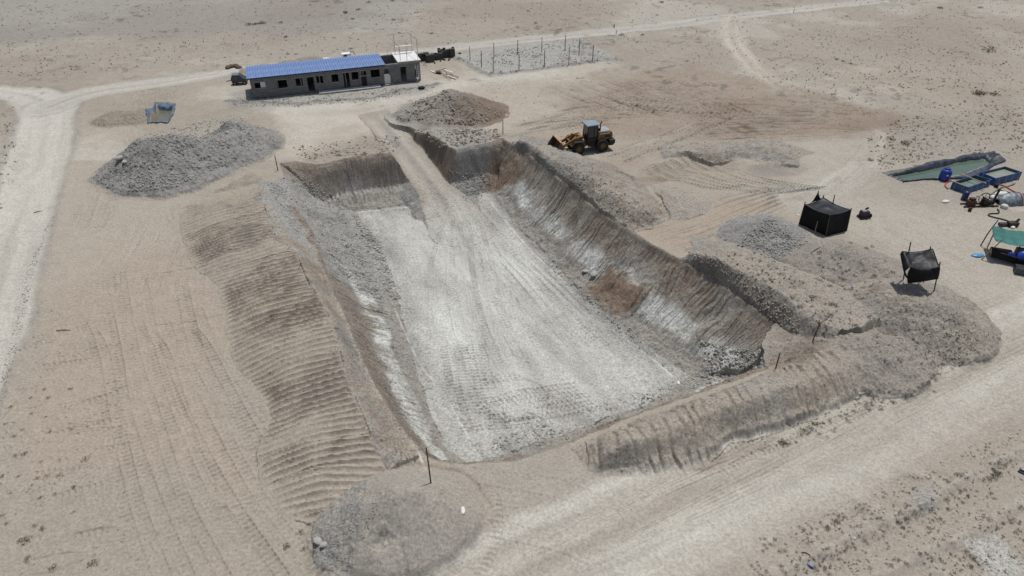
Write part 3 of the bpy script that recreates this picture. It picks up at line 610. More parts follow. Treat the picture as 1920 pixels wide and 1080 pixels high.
# loader yard
for k in range(16):
    c = k / 15
    scrape([(905 + 18 * k, 262 - 6.5 * k), (990 + 18 * k, 246 - 6 * k), (1080 + 17 * k, 232 - 4.5 * k), (1180 + 15 * k, 224 - 2 * k)], 1.6, .5, .20, k, .15)
for k in range(12):
    scrape([(1000 + 22 * k, 162 - 1.5 * k), (1060 + 26 * k, 186), (1130 + 30 * k, 214 + 1.5 * k)], 1.6, .5, .22, 20 + k, .35)
for k in range(12):
    scrape([(1255 + 6 * k, 190 + 6.5 * k), (1380 + 6 * k, 192 + 5.8 * k), (1500 + 5 * k, 196 + 5.2 * k), (1600 + 40 * math.sin(k * 2.1), 204 + 4.6 * k)], 1.7, .5, .22, 40 + k, .35)
for k in range(26):   # loader turning arcs
    u0, v0 = R(1040, 1420), R(175, 285); r_ = R(20, 60); a0 = R(0, 6.3); da = R(.8, 2.2)
    track([(u0 + r_ * math.cos(a0 + da * q / 4), v0 + .42 * r_ * math.sin(a0 + da * q / 4)) for q in range(5)], .45, .045, .34, .22, seed=150 + k)
for k in range(7):
    wheels([(1150 + R(-10, 10), 300), (1230 + R(-12, 12), 268), (1330 + R(-15, 15), 230), (1420 + R(-30, 30), 190)], seed=180 + k, depth=.045, pale=.2)
# ridged lane between the two right hand banks, and curving ruts in the hollow
for k in range(7):
    scrape([(1205 + 14 * k, 428 + 8 * k), (1280 + 12 * k, 412 + 7 * k), (1360 + 9 * k, 378 + 8 * k), (1450 + 4 * k, 355 + 6 * k)], .95, .62, .20, 60 + k, 0, .4, False)
for k in range(8):
    track([(1205 + 16 * k, 312 - 5 * k), (1270 + 14 * k, 338 - 4 * k), (1350 + 12 * k, 357 - 3 * k), (1450 + 8 * k, 362 - 2 * k), (1530 + 4 * k, 352)], .5, .085, .34, .10, seed=200 + k)
for k in range(5):
    wheels([(1490 + 12 * k, 378 + 4 * k), (1570 + 8 * k, 345), (1600 + 6 * k, 310), (1560 + 8 * k, 268)], seed=220 + k, depth=.035, pale=.1)
for k in range(4):
    wheels([(1600, 400 + 14 * k), (1700, 440 + 22 * k), (1800, 510 + 22 * k), (1930, 600 + 22 * k)], seed=230 + k, depth=.03, pale=.08)
# pit floor
for k in range(9):
    wheels([(850 + 5 * k, 410, -D), (820 + 14 * k + R(-10, 10), 520, -D), (830 + 18 * k + R(-14, 14), 640, -D), (880 + 26 * k, 770, -D)], seed=240 + k, depth=.05, pale=0, tread=.36 if k % 3 == 0 else 0)
for k in range(9):
    wheels([(860 + 6 * k, 400, -D), (920 + 14 * k, 500, -D), (1010 + 18 * k, 610, -D), (1090 + 24 * k, 720 - 3 * k, -D)], seed=250 + k, depth=.045, pale=0, tread=.36 if k % 3 == 0 else 0)
for k in range(8):
    track([(880 + 8 * k, 760 + 6 * k, -D), (950 + 6 * k, 742 + 8 * k, -D), (1010 + 5 * k, 730 + 8 * k, -D), (1090 + 6 * k, 722 + 6 * k, -D)], .55, .07, .36, 0, seed=260 + k)
for k in range(4):
    track([(890 + 12 * k, 720, -D), (960 + 9 * k, 705 + 4 * k, -D), (1005 + 8 * k, 740, -D), (985 + 6 * k, 785, -D), (910 - 12 * k, 800 - 12 * k, -D), (850 - 4 * k, 815 - 22 * k, -D)], .55, .05, .36, 0, seed=270 + k)
for k in range(7):
    track([(830 + 12 * k, 640, -D), (845 + 13 * k, 730, -D), (872 + 14 * k, 815, -D)], .55, .075, .36, 0, seed=280 + k)
for k in range(6):
    scrape([(690 + 6 * k, 420 + 16 * k, -D), (760, 412 + 18 * k, -D), (840, 408 + 20 * k, -D)], 1.0, .5, .05, 80 + k)
for k in range(5):
    track([(870, 880 + 30 * k), (960, 892 + 32 * k), (1050, 905 + 34 * k), (1120, 930 + 36 * k)], .5, .03, .36, .03, seed=290 + k)
for k in range(6):
    wheels([(1000 + 6 * k, 1090 - 8 * k), (1200 + 6 * k, 985 - 8 * k), (1420, 890 - 9 * k), (1650, 780 - 9 * k), (1930, 640 - 8 * k)], seed=300 + k, depth=.045, pale=.22, tread=0, width=.34)
wheels([(850, 1085), (890, 1020), (900, 950), (880, 890)], seed=310, depth=.05, pale=0)
wheels([(1330, 880), (1400, 838), (1480, 812), (1600, 765), (1720, 705)], seed=311, depth=.05, pale=0, gauge=1.2)
# pond road dark churned edge beside the front bank
i, w, x, y = paint([(1300, 875), (1370, 835), (1450, 815), (1440, 835), (1390, 850), (1330, 885)], 'brown', .45, .4, .4, 1.2, seed=55)
Hh[i] += w * .22 * fbm(x, y, .7, 3, 850)
# low earth ridges at the lower right plots
for pts, hgt in (([(1440, 1078), (1540, 1042), (1590, 1010), (1650, 985), (1700, 960), (1770, 925), (1850, 880), (1925, 835)], .42), ([(1600, 1100), (1690, 1060), (1760, 1030), (1840, 985), (1925, 930)], .35),
                 ([(1590, 1010), (1640, 960), (1615, 952)], .2), ([(1650, 985), (1612, 948), (1580, 962)], .25), ([(1770, 925), (1735, 895), (1690, 885)], .2), ([(1545, 1038), (1510, 1010)], .2), ([(1725, 1045), (1770, 1078)], .2)):
    P = resample(WL(pts), 5); i = box_idx(P, 2); x, y = X[i], Y[i]
    d, u, s, L = pl_coords(P, x + .2 * fbm(x, y, 1.5, 3, 860), y + .2 * fbm(x, y, 1.5, 3, 861))
    Hh[i] += hgt * np.exp(-(d / .42) ** 2) * (.75 + .5 * fbm(x, y, 1.2, 3, 862)); A['warm'][i] = lerp(A['warm'][i], .3, np.exp(-(d / .5) ** 2)); A['pale'][i] = lerp(A['pale'][i], .25, np.exp(-(d / .4) ** 2))
# broken crust and clods left on the pit floor
i = PIT_IDX[PIT_INF]; x, y = X[i], Y[i]; e_ = fbm(x * .9 + y * .42, (y - x * .45) * .22, 1.1, 4, 851)
Hh[i] += .09 * e_ + .16 * np.clip(fbm(x, y, .8, 3, 852, .6) - .22, 0, 1) * sstep(-.2, .3, fbm(x, y, 5, 2, 853))
A['white'][i] = np.clip(A['white'][i] + .45 * e_, 0, 1); A['grey'][i] = np.clip(A['grey'][i] - .3 * e_, 0, 1)
# broad wheel-worn mottling of the sandy flats
i = np.nonzero((REG == 0) & (Y < 140))[0]; x, y = X[i], Y[i]
Hh[i] += .035 * np.clip(np.abs(fbm(x, y * .7, 1.4, 4, 854, .6)) - .05, 0, 1) + .02 * fbm(x, y, .5, 3, 855)
# chalk setting-out lines
def chalk(pts, wd=.07, dash=1.0, seed=0):
    P = resample(WL(pts), 6); i = box_idx(P, .6); x, y = X[i], Y[i]
    d, u, s, L = pl_coords(P, x, y); wdv = np.maximum(wd * .8, .05)
    k = np.exp(-(d / wdv) ** 2) * sstep(-.35, .0, fbm(s, s * 0, 1.6, 3, 870 + seed) + dash - .6)
    A['line'][i] = np.maximum(A['line'][i], .6 * k * np.clip(.5 + fbm(x, y, .7, 3, 871), 0, 1))
chalk([(735, 572, -D), (765, 640, -D), (792, 690, -D), (816, 718, -D)], seed=1)
chalk([(845, 758, -D), (862, 790, -D), (880, 822, -D)], seed=2)
chalk([(776, 838), (790, 862), (802, 890)], seed=3); chalk([(815, 898), (845, 890), (872, 884)], .06, .75, seed=4)
chalk([(910, 368, -D), (960, 430, -D), (1005, 480, -D), (1060, 530, -D)], .08, .8, seed=5)
chalk([(670, 402, -D), (720, 394, -D), (790, 388, -D)], .08, .8, seed=6); chalk([(1150, 620, -D), (1220, 672, -D), (1262, 708, -D)], .08, .6, seed=7)

# ------------------------------------------------------------------ lined ponds (dug into the ground)
def pond(poly_px, dep, seed):
    P = WL(poly_px); i = box_idx(P, 2); x, y = X[i], Y[i]
    d = pl_coords(np.vstack([P, P[:1]]), x, y)[0]; ins = inside(P, x, y)
    Hh[i] = np.where(ins, Hh[i] - dep * sstep(0, .9, d), Hh[i] + .12 * np.exp(-(d / .5) ** 2)); return P
POND_R = [(1652, 326), (1690, 342), (1712, 341), (1800, 330), (1880, 300), (1862, 288), (1800, 297), (1720, 315)]
POND_L = [(279, 232), (318, 230), (330, 196), (292, 194)]
pond(POND_R, 1.2, 1); pond(POND_L, 1.5, 2)
# fine grit on everything
Hh += (A['rough'] + .10) * (.080 * fbm(X, Y, .45, 3, 880, .65) + .20 * np.clip(fbm(X, Y, .36, 2, 881) - .32, 0, 1)) * (1 - sstep(70, 130, Y) * .3)

# ------------------------------------------------------------------ materials
MATS = {}
def nmat(name, col, rough=.8, spec=.2, metal=0.0, var=.15, scale=3.0, bump=0.0, bscale=20.0, alpha=1.0, detail=4.0, tint=None, trans=0.0):
    if name in MATS: return MATS[name]
    m = bpy.data.materials.new(name); m.use_nodes = True; nt = m.node_tree; b = nt.nodes['Principled BSDF']
    tc = nt.nodes.new('ShaderNodeTexCoord'); no = nt.nodes.new('ShaderNodeTexNoise'); no.inputs['Scale'].default_value = scale; no.inputs['Detail'].default_value = detail
    nt.links.new(tc.outputs['Object'], no.inputs['Vector'])
    mix = nt.nodes.new('ShaderNodeMix'); mix.data_type = 'RGBA'; mix.blend_type = 'MIX'
    lo = tuple(max(0, c * (1 - var)) for c in col); hi = tint or tuple(min(1, c * (1 + var)) for c in col)
    mix.inputs['A'].default_value = (*lo, 1); mix.inputs['B'].default_value = (*hi, 1)
    rmp = nt.nodes.new('ShaderNodeMapRange'); rmp.inputs['From Min'].default_value = .3; rmp.inputs['From Max'].default_value = .7
    nt.links.new(no.outputs['Fac'], rmp.inputs['Value']); nt.links.new(rmp.outputs['Result'], mix.inputs['Factor'])
    nt.links.new(mix.outputs['Result'], b.inputs['Base Color'])
    b.inputs['Roughness'].default_value = rough; b.inputs['Specular IOR Level'].default_value = spec; b.inputs['Metallic'].default_value = metal
    if trans: b.inputs['Transmission Weight'].default_value = trans
    if bump:
        n2 = nt.nodes.new('ShaderNodeTexNoise'); n2.inputs['Scale'].default_value = bscale; n2.inputs['Detail'].default_value = 3
        nt.links.new(tc.outputs['Object'], n2.inputs['Vector'])
        bp = nt.nodes.new('ShaderNodeBump'); bp.inputs['Strength'].default_value = bump; bp.inputs['Distance'].default_value = .05
        nt.links.new(n2.outputs['Fac'], bp.inputs['Height']); nt.links.new(bp.outputs['Normal'], b.inputs['Normal'])
    MATS[name] = m; return m

def soil_material():
    m = bpy.data.materials.new('soil'); m.use_nodes = True; nt = m.node_tree; N_ = nt.nodes; Lk = nt.links
    b = N_['Principled BSDF']; b.inputs['Roughness'].default_value = .95; b.inputs['Specular IOR Level'].default_value = .08
    geo = N_.new('ShaderNodeNewGeometry')
    def noise(scale, det=3.0, rough=.6):
        n = N_.new('ShaderNodeTexNoise'); n.inputs['Scale'].default_value = scale; n.inputs['Detail'].default_value = det; n.inputs['Roughness'].default_value = rough
        Lk.new(geo.outputs['Position'], n.inputs['Vector']); return n.outputs['Fac']
    def attr(nm):
        a = N_.new('ShaderNodeAttribute'); a.attribute_name = nm; s = N_.new('ShaderNodeSeparateColor'); Lk.new(a.outputs['Color'], s.inputs[0])
        return s.outputs[0], s.outputs[1], s.outputs[2], a.outputs['Alpha']
    grey, white, brown, pale = attr('soil_a'); dark, line, rough, warm = attr('soil_b')
    def rng_(v, a, b_, c, d):
        r = N_.new('ShaderNodeMapRange'); r.inputs['From Min'].default_value = a; r.inputs['From Max'].default_value = b_; r.inputs['To Min'].default_value = c; r.inputs['To Max'].default_value = d
        Lk.new(v, r.inputs['Value']); return r.outputs['Result']
    def mixc(a, bcol, f, blend='MIX'):
        x = N_.new('ShaderNodeMix'); x.data_type = 'RGBA'; x.blend_type = blend
        if isinstance(a, tuple): x.inputs['A'].default_value = (*a, 1)
        else: Lk.new(a, x.inputs['A'])
        if isinstance(bcol, tuple): x.inputs['B'].default_value = (*bcol, 1)
        else: Lk.new(bcol, x.inputs['B'])
        if isinstance(f, (int, float)): x.inputs['Factor'].default_value = f
        else: Lk.new(f, x.inputs['Factor'])
        return x.outputs['Result']
    def math_(op, a, b_):
        n = N_.new('ShaderNodeMath'); n.operation = op; n.use_clamp = True
        for k, v in ((0, a), (1, b_)):
            if isinstance(v, (int, float)): n.inputs[k].default_value = v
            else: Lk.new(v, n.inputs[k])
        return n.outputs[0]
    n_mid = noise(.9, 4); n_fine = noise(6.0, 4); n_grit = noise(22.0, 3)
    c = mixc(SAND_COOL, SAND_WARM, warm)
    c = mixc(c, PALE, pale); c = mixc(c, GREY, grey); c = mixc(c, WHITE, white); c = mixc(c, BROWN, brown); c = mixc(c, DARK, dark)
    # grain: darker and lighter crumbs, stronger where the surface is stony
    v1 = rng_(n_mid, .3, .7, .94, 1.06); c = mixc(c, v1, 1.0, 'MULTIPLY')
    v2 = rng_(n_fine, .36, .64, .74, 1.22); c2 = mixc(c, v2, 1.0, 'MULTIPLY'); c = mixc(c, c2, math_('ADD', rough, .30))
    v3 = rng_(n_grit, .36, .64, .74, 1.24); c3 = mixc(c, v3, 1.0, 'MULTIPLY'); c = mixc(c, c3, math_('ADD', math_('MULTIPLY', rough, .8), .30))
    spk = rng_(noise(7.5, 2.0, .5), .66, .72, 0, .45); c = mixc(c, DARK, spk)
    flk = rng_(noise(9.3, 2.0, .5), .70, .75, 0, .35); c = mixc(c, PALE, flk)
    c = mixc(c, (.86, .86, .84), line)
    Lk.new(c, b.inputs['Base Color'])
    bp = N_.new('ShaderNodeBump'); bp.inputs['Distance'].default_value = .10
    hsum = math_('ADD', math_('MULTIPLY', n_fine, .5), math_('MULTIPLY', n_grit, .5))
    Lk.new(hsum, bp.inputs['Height']); Lk.new(rng_(rough, 0, 1, .25, .9), bp.inputs['Strength']); Lk.new(bp.outputs['Normal'], b.inputs['Normal'])
    return m
SAND_COOL = (.308, .284, .238); SAND_WARM = (.342, .293, .235); PALE = (.46, .44, .385); GREY = (.255, .252, .236); WHITE = (.515, .525, .49); BROWN = (.180, .136, .102); DARK = (.11, .10, .085)
SOIL = soil_material()

# ------------------------------------------------------------------ split the terrain sheet into its named pieces
rows, cols_ = SH
vid = np.arange(N).reshape(SH)
q = np.stack([vid[:-1, :-1], vid[:-1, 1:], vid[1:, 1:], vid[1:, :-1]], -1).reshape(-1, 4)
rq = REG[q]; freg = np.where((rq[:, 0] == rq[:, 2]) | (rq[:, 0] == rq[:, 1]), rq[:, 0], np.where(rq[:, 1] == rq[:, 2], rq[:, 1], rq[:, 3]))
# drop specks: regions with tiny isolated bits keep the majority of a 5x5 window
F2 = freg.reshape(rows - 1, cols_ - 1)
for _ in range(2):
    stack = np.stack([np.roll(np.roll(F2, a, 0), b_, 1) for a in (-2, 0, 2) for b_ in (-2, 0, 2)])
    out = F2.copy(); bestc = np.zeros(F2.shape, np.int16)
    for r_ in range(len(REGNAMES)):
        cnt = (stack == r_).sum(0); out = np.where(cnt > bestc, r_, out); bestc = np.maximum(bestc, cnt)
    F2 = out
freg = F2.ravel()
SA = np.stack([A['grey'], A['white'], A['brown'], A['pale']], 1).clip(0, 1).astype(np.float32)
SB = np.stack([A['dark'], A['line'], A['rough'], A['warm']], 1).clip(0, 1).astype(np.float32)
CO = np.stack([X, Y, Hh], 1).astype(np.float32)
TERR = {}
for r_, nm in enumerate(REGNAMES):
    fq = q[freg == r_]
    if not len(fq): continue
    uv, inv = np.unique(fq, return_inverse=True); inv = inv.reshape(-1)
    me = bpy.data.meshes.new(nm)
    me.vertices.add(len(uv)); me.vertices.foreach_set('co', CO[uv].ravel())
    me.loops.add(len(inv)); me.loops.foreach_set('vertex_index', inv.astype(np.int32))
    me.polygons.add(len(fq)); me.polygons.foreach_set('loop_start', np.arange(0, len(inv), 4, dtype=np.int32))
    me.update(calc_edges=True)
    for an, arr in (('soil_a', SA), ('soil_b', SB)):
        at = me.attributes.new(an, 'FLOAT_COLOR', 'POINT'); at.data.foreach_set('color', arr[uv].ravel())
    me.shade_flat()
    me.materials.append(SOIL)
    o = bpy.data.objects.new(nm, me); scene.collection.objects.link(o); TERR[nm] = o
for nm in ('ground', 'gravel_road', 'dirt_road', 'pit_floor', 'pit_wall', 'access_ramp', 'gravel_pad'):
    if nm in TERR: TERR[nm]['kind'] = 'structure'
# ------------------------------------------------------------------ object helpers
COL = scene.collection
class MB:
    def __init__(s): s.v = []; s.f = []
    def add(s, vs_, fs): k = len(s.v); s.v += [tuple(p) for p in vs_]; s.f += [tuple(k + j for j in f) for f in fs]; return s
    def box(s, c, d, M=None, taper=1.0):
        x, y, z = (a / 2 for a in d); c = Vector(c)
        P = [Vector((sx * x * (taper if sz > 0 else 1), sy * y * (taper if sz > 0 else 1), sz * z)) for sz in (-1, 1) for sy in (-1, 1) for sx in (-1, 1)]
        P = [c + (M @ p if M else p) for p in P]
        return s.add(P, [(0, 2, 3, 1), (4, 5, 7, 6), (0, 1, 5, 4), (2, 6, 7, 3), (0, 4, 6, 2), (1, 3, 7, 5)])
    def tube(s, pts, r, n=8, cap=True):
        pts = [Vector(p) for p in pts]; rs = r if isinstance(r, (list, tuple)) else [r] * len(pts); k = len(s.v)
        for j, p in enumerate(pts):
            d = (pts[min(j + 1, len(pts) - 1)] - pts[max(j - 1, 0)]).normalized()
            a = d.orthogonal().normalized() if abs(d.z) > .9 else d.cross(Vector((0, 0, 1))).normalized(); b = d.cross(a)
            for q_ in range(n):
                an = 2 * math.pi * q_ / n; s.v.append(tuple(p + (a * math.cos(an) + b * math.sin(an)) * rs[j]))
        for j in range(len(pts) - 1):
            for q_ in range(n):
                s.f.append((k + j * n + q_, k + j * n + (q_ + 1) % n, k + (j + 1) * n + (q_ + 1) % n, k + (j + 1) * n + q_))
        if cap: s.f.append(tuple(k + q_ for q_ in range(n))[::-1]); s.f.append(tuple(k + (len(pts) - 1) * n + q_ for q_ in range(n)))
        return s
    def lathe(s, prof, axis='Z', n=20, c=(0, 0, 0)):
        k = len(s.v)
        for (r, h) in prof:
            for q_ in range(n):
                a = 2 * math.pi * q_ / n
                p = (r * math.cos(a), r * math.sin(a), h) if axis == 'Z' else (r * math.cos(a), h, r * math.sin(a))
                s.v.append(tuple(Vector(p) + Vector(c)))
        for j in range(len(prof) - 1):
            for q_ in range(n): s.f.append((k + j * n + q_, k + j * n + (q_ + 1) % n, k + (j + 1) * n + (q_ + 1) % n, k + (j + 1) * n + q_))
        return s
    def prism(s, poly, y0, y1, M=None):
        """polygon in XZ extruded along Y"""
        n = len(poly); P = [Vector((x, y0, z)) for x, z in poly] + [Vector((x, y1, z)) for x, z in poly]
        if M: P = [M @ p for p in P]
        return s.add(P, [tuple(range(n))[::-1], tuple(range(n, 2 * n))] + [(j, (j + 1) % n, n + (j + 1) % n, n + j) for j in range(n)])
    def grid(s, fn, nu, nv):
        k = len(s.v)
        for a in range(nu + 1):
            for b in range(nv + 1): s.v.append(tuple(fn(a / nu, b / nv)))
        for a in range(nu):
            for b in range(nv): s.f.append((k + a * (nv + 1) + b, k + (a + 1) * (nv + 1) + b, k + (a + 1) * (nv + 1) + b + 1, k + a * (nv + 1) + b + 1))
        return s
    def mesh(s, name, mat, smooth=False):
        me = bpy.data.meshes.new(name); me.from_pydata(s.v, [], s.f); me.update()
        bm = bmesh.new(); bm.from_mesh(me); bmesh.ops.recalc_face_normals(bm, faces=bm.faces); bm.to_mesh(me); bm.free()
        if smooth: me.shade_smooth()
        me.materials.append(mat); return me
    def build(s, name, mat, parent=None, smooth=False, bevel=0, solid=0):
        o = bpy.data.objects.new(name, s.mesh(name, mat, smooth)); COL.objects.link(o)
        if parent: o.parent = parent
        if solid: md = o.modifiers.new('thick', 'SOLIDIFY'); md.thickness = solid; md.offset = 0
        if bevel: md = o.modifiers.new('bevel', 'BEVEL'); md.width = bevel; md.segments = 2; md.limit_method = 'ANGLE'
        return o
def empty(name, loc=(0, 0, 0), rz=0.0):
    o = bpy.data.objects.new(name, None); COL.objects.link(o); o.location = loc; o.rotation_euler = (0, 0, rz); o.empty_display_size = .3; return o
def tag(o, label=None, cat=None, group=None, kind=None):
    if label: o['label'] = label
    if cat: o['category'] = cat
    if group: o['group'] = group
    if kind: o['kind'] = kind
    return o
def copy_tree(o, parent=None):
    c = o.copy(); COL.objects.link(c); c.parent = parent
    for ch in list(o.children): copy_tree(ch, c)
    return c
def R(a, b): return random.uniform(a, b)
random.seed(5)
for nm, lab, cat in (
    ('ridged_embankment', 'long sand embankment with rows of tooth ridges left of the pit', 'embankment'),
    ('front_embankment', 'flat-topped earth bank with slanting grooves between the pit and the dirt road', 'embankment'),
    ('right_embankment', 'short grey earth bank between the pit and the wheel loader', 'embankment'),
    ('side_embankment', 'tufted earth bank along the right rim beside the small gravel heap', 'embankment'),
    ('gravel_heap', 'largest grey gravel heap, far left of the pit near the road', 'heap'),
    ('brown_earth_heap', 'tall brown earth heap between the building and the pit ramp', 'heap'),
    ('small_gravel_heap', 'cone of grey gravel beside the closed black tent', 'heap'),
    ('scrubby_earth_heap', 'low tufted earth heap between the gravel cone and the open black canopy', 'heap'),
    ('canopy_earth_heap', 'broad earth heap carrying the open black canopy', 'heap'),
    ('front_earth_heap', 'pale earth heap at the bottom in front of the leaning corner pole', 'heap'),
    ('pond_spoil_heap', 'brown spoil heap left of the small blue lined pond', 'heap'),
    ('dark_sand_heap', 'dark sand heap behind the left end of the blue roof', 'heap'),
    ('low_sand_heap', 'low sand heap behind the blue roof, second from its left end', 'heap'),
    ('flat_sand_heap', 'flattest sand heap behind the middle of the blue roof', 'heap'),
    ('corner_earth_heap', 'low earth heap joining the grooved front bank to the canopy heap', 'heap'),
    ('dug_bank', 'rough low bank along the back of the dug hollow right of the loader', 'bank')):
    if nm in TERR: tag(TERR[nm], lab, cat)

# ------------------------------------------------------------------ block building
def block_material():
    m = bpy.data.materials.new('concrete_block'); m.use_nodes = True; nt = m.node_tree; b = nt.nodes['Principled BSDF']
    tc = nt.nodes.new('ShaderNodeTexCoord'); mp = nt.nodes.new('ShaderNodeMapping'); mp.inputs['Rotation'].default_value = (math.radians(90), 0, 0)
    br = nt.nodes.new('ShaderNodeTexBrick'); br.inputs['Scale'].default_value = 1.0; br.inputs['Brick Width'].default_value = .40; br.inputs['Row Height'].default_value = .20; br.inputs['Mortar Size'].default_value = .012
    br.inputs['Color1'].default_value = (.15, .145, .135, 1); br.inputs['Color2'].default_value = (.215, .205, .19, 1); br.inputs['Mortar'].default_value = (.26, .25, .235, 1); br.inputs['Bias'].default_value = -.1
    no = nt.nodes.new('ShaderNodeTexNoise'); no.inputs['Scale'].default_value = 5; mx = nt.nodes.new('ShaderNodeMix'); mx.data_type = 'RGBA'; mx.blend_type = 'OVERLAY'; mx.inputs['Factor'].default_value = .5
    nt.links.new(tc.outputs['Object'], mp.inputs[0]); nt.links.new(mp.outputs[0], br.inputs['Vector']); nt.links.new(tc.outputs['Object'], no.inputs['Vector'])
    nt.links.new(br.outputs['Color'], mx.inputs['A']); nt.links.new(no.outputs['Color'], mx.inputs['B']); nt.links.new(mx.outputs['Result'], b.inputs['Base Color'])
    b.inputs['Roughness'].default_value = .95; return m
BLOCK = block_material()
CONC = nmat('concrete', (.30, .295, .28), .9, .2, var=.2, scale=2)
CONC_W = nmat('pale_concrete', (.62, .62, .60), .85, .2, var=.08, scale=1.5)
ROOF_B = nmat('blue_roof_sheet', (.125, .21, .43), .5, .35, var=.12, scale=.9, tint=(.19, .27, .44))
DARKB = nmat('dark_board', (.03, .03, .032), .8, .2)
WHITE_P = nmat('white_paint', (.72, .72, .70), .6, .3, var=.06)
STEEL = nmat('galvanised_steel', (.34, .34, .34), .45, .4, .6, var=.2)
RUST = nmat('rusty_steel', (.16, .10, .07), .8, .3, .2, var=.35, scale=8)
WOOD = nmat('weathered_wood', (.27, .22, .165), .9, .15, var=.3, scale=10)
WOODD = nmat('dark_wood', (.10, .078, .06), .9, .15, var=.3, scale=10)
FLb = Vector((*W(475.5, 186), 0)); FRb = Vector((*W(789.5, 151.5), 0)); BLEN = (FRb - FLb).length
e1 = (FRb - FLb).normalized(); bang = math.atan2(e1.y, e1.x); BDEP = 4.5; HF, HB, HS = 2.5, 2.72, 2.85
bz = .06
bld = tag(empty('block_building', (FLb.x, FLb.y, bz), bang), 'long unfinished grey block building under a blue corrugated roof', 'building')
def wall_sz(u, v):
    """pixel to position along the front wall and height"""
    a = (u - 960) / _f; b = -(v - 540) / _f; dr_ = Vector((a, math.cos(_p) + b * math.sin(_p), -math.sin(_p) + b * math.cos(_p)))
    n = Vector((-e1.y, e1.x, 0)); t = (FLb - Vector((0, 0, CAM_H))).dot(n) / dr_.dot(n); p = Vector((0, 0, CAM_H)) + dr_ * t
    return (p - FLb).dot(e1), p.z - bz
def wall_mesh(L, H, holes, th, yoff, axis='x', x0=0):
    xs = sorted({0, L} | {h[0] for h in holes} | {h[1] for h in holes}); zs = sorted({0, H} | {h[2] for h in holes} | {h[3] for h in holes})
    sol = [[not any(h[0] - 1e-4 < (xs[a] + xs[a + 1]) / 2 < h[1] + 1e-4 and h[2] - 1e-4 < (zs[b] + zs[b + 1]) / 2 < h[3] + 1e-4 for h in holes) for b in range(len(zs) - 1)] for a in range(len(xs) - 1)]
    m = MB(); T = (lambda s_, y, z: (x0 + s_, yoff + y, z)) if axis == 'x' else (lambda s_, y, z: (x0 + y, yoff + s_, z))
    for a in range(len(xs) - 1):
        for b in range(len(zs) - 1):
            if not sol[a][b]: continue
            A0, A1, Z0, Z1 = xs[a], xs[a + 1], zs[b], zs[b + 1]
            m.add([T(A0, 0, Z0), T(A1, 0, Z0), T(A1, 0, Z1), T(A0, 0, Z1)], [(0, 1, 2, 3)]); m.add([T(A0, th, Z0), T(A1, th, Z0), T(A1, th, Z1), T(A0, th, Z1)], [(3, 2, 1, 0)])
            def free(aa, bb): return not (0 <= aa < len(xs) - 1 and 0 <= bb < len(zs) - 1 and sol[aa][bb])
            if free(a - 1, b): m.add([T(A0, 0, Z0), T(A0, th, Z0), T(A0, th, Z1), T(A0, 0, Z1)], [(0, 3, 2, 1)])
            if free(a + 1, b): m.add([T(A1, 0, Z0), T(A1, th, Z0), T(A1, th, Z1), T(A1, 0, Z1)], [(0, 1, 2, 3)])
            if free(a, b - 1): m.add([T(A0, 0, Z0), T(A1, 0, Z0), T(A1, th, Z0), T(A0, th, Z0)], [(0, 1, 2, 3)])
            if free(a, b + 1): m.add([T(A0, 0, Z1), T(A1, 0, Z1), T(A1, th, Z1), T(A0, th, Z1)], [(0, 3, 2, 1)])
    return m
OPEN = {'w1': (477.5, 154.5, 498, 165), 'w2': (519, 150, 538.5, 165), 'w3': (554.4, 146.7, 567.6, 161), 'd1': (577, 144.4, 589.5, 170.5), 'w4a': (593, 142.8, 598.6, 155.5), 'w4b': (600.2, 142.2, 606, 156),
        'w5': (621.8, 139, 634.6, 153.4), 'd2': (644.4, 136.4, 655.9, 162.8), 'w6': (659.3, 134.8, 672, 149.3), 'w7': (677, 133, 686.5, 141.8), 'd3': (678, 143.2, 688, 159.5),
        'w8': (695, 130.3, 712, 144.8), 'w9': (720.5, 128.5, 730, 156), 'd4': (751.4, 125, 762, 151.5), 'd5': (778.5, 122, 787, 152)}
HOLES = {}
for k, (u0, v0, u1, v1) in OPEN.items():
    um = (u0 + u1) / 2; s0_, _ = wall_sz(u0, (v0 + v1) / 2); s1_, _ = wall_sz(u1, (v0 + v1) / 2); z1_ = wall_sz(um, v0)[1]; z0_ = wall_sz(um, v1)[1]
    HOLES[k] = (round(s0_, 3), round(s1_, 3), round(max(0.0, z0_) if k[0] != 'd' or k == 'd3' else 0.0, 3), round(min(z1_, 2.3), 3))
HOLES['w9'] = (HOLES['w9'][0], HOLES['w9'][1], 0.0, HOLES['w9'][3])
HOLES['d3'] = (HOLES['d3'][0], HOLES['d3'][1], 0.0, HOLES['d3'][3])
TH = .16
SROOF = wall_sz(719.6, 124)[0]; SSLAB = wall_sz(748, 122)[0]
wall_mesh(BLEN, HF, list(HOLES.values()), TH, 0).build('front_wall', BLOCK, bld)
bw = [(.9, 2.6, 1.0, 2.1), (5.2, 6.4, 1.0, 2.1), (9.0, 10.0, 1.2, 2.1), (13.2, 14.3, 1.2, 2.1)]
wall_mesh(BLEN, HF, bw, TH, BDEP - TH).build('back_wall', BLOCK, bld)
for x0, hl in ((0, [(.8, 1.5, .9, 2.1), (2.9, 3.6, .9, 2.1)]), (BLEN - TH, [(.5, 1.5, 0, 2.2), (2.4, 3.4, .8, 2.0)])):
    wall_mesh(BDEP - 2 * TH, HF, [(a, b, c, d) for a, b, c, d in hl], TH, TH, 'y', x0).build('end_wall', BLOCK, bld)
for xx in (3.3, 6.3, 9.4, 12.2, 14.6, SROOF - .1, SSLAB):
    wall_mesh(BDEP - 2 * TH, HF - .02, [(1.5, 2.4, 0, 2.0)], .14, TH, 'y', xx).build('partition_wall', BLOCK, bld)
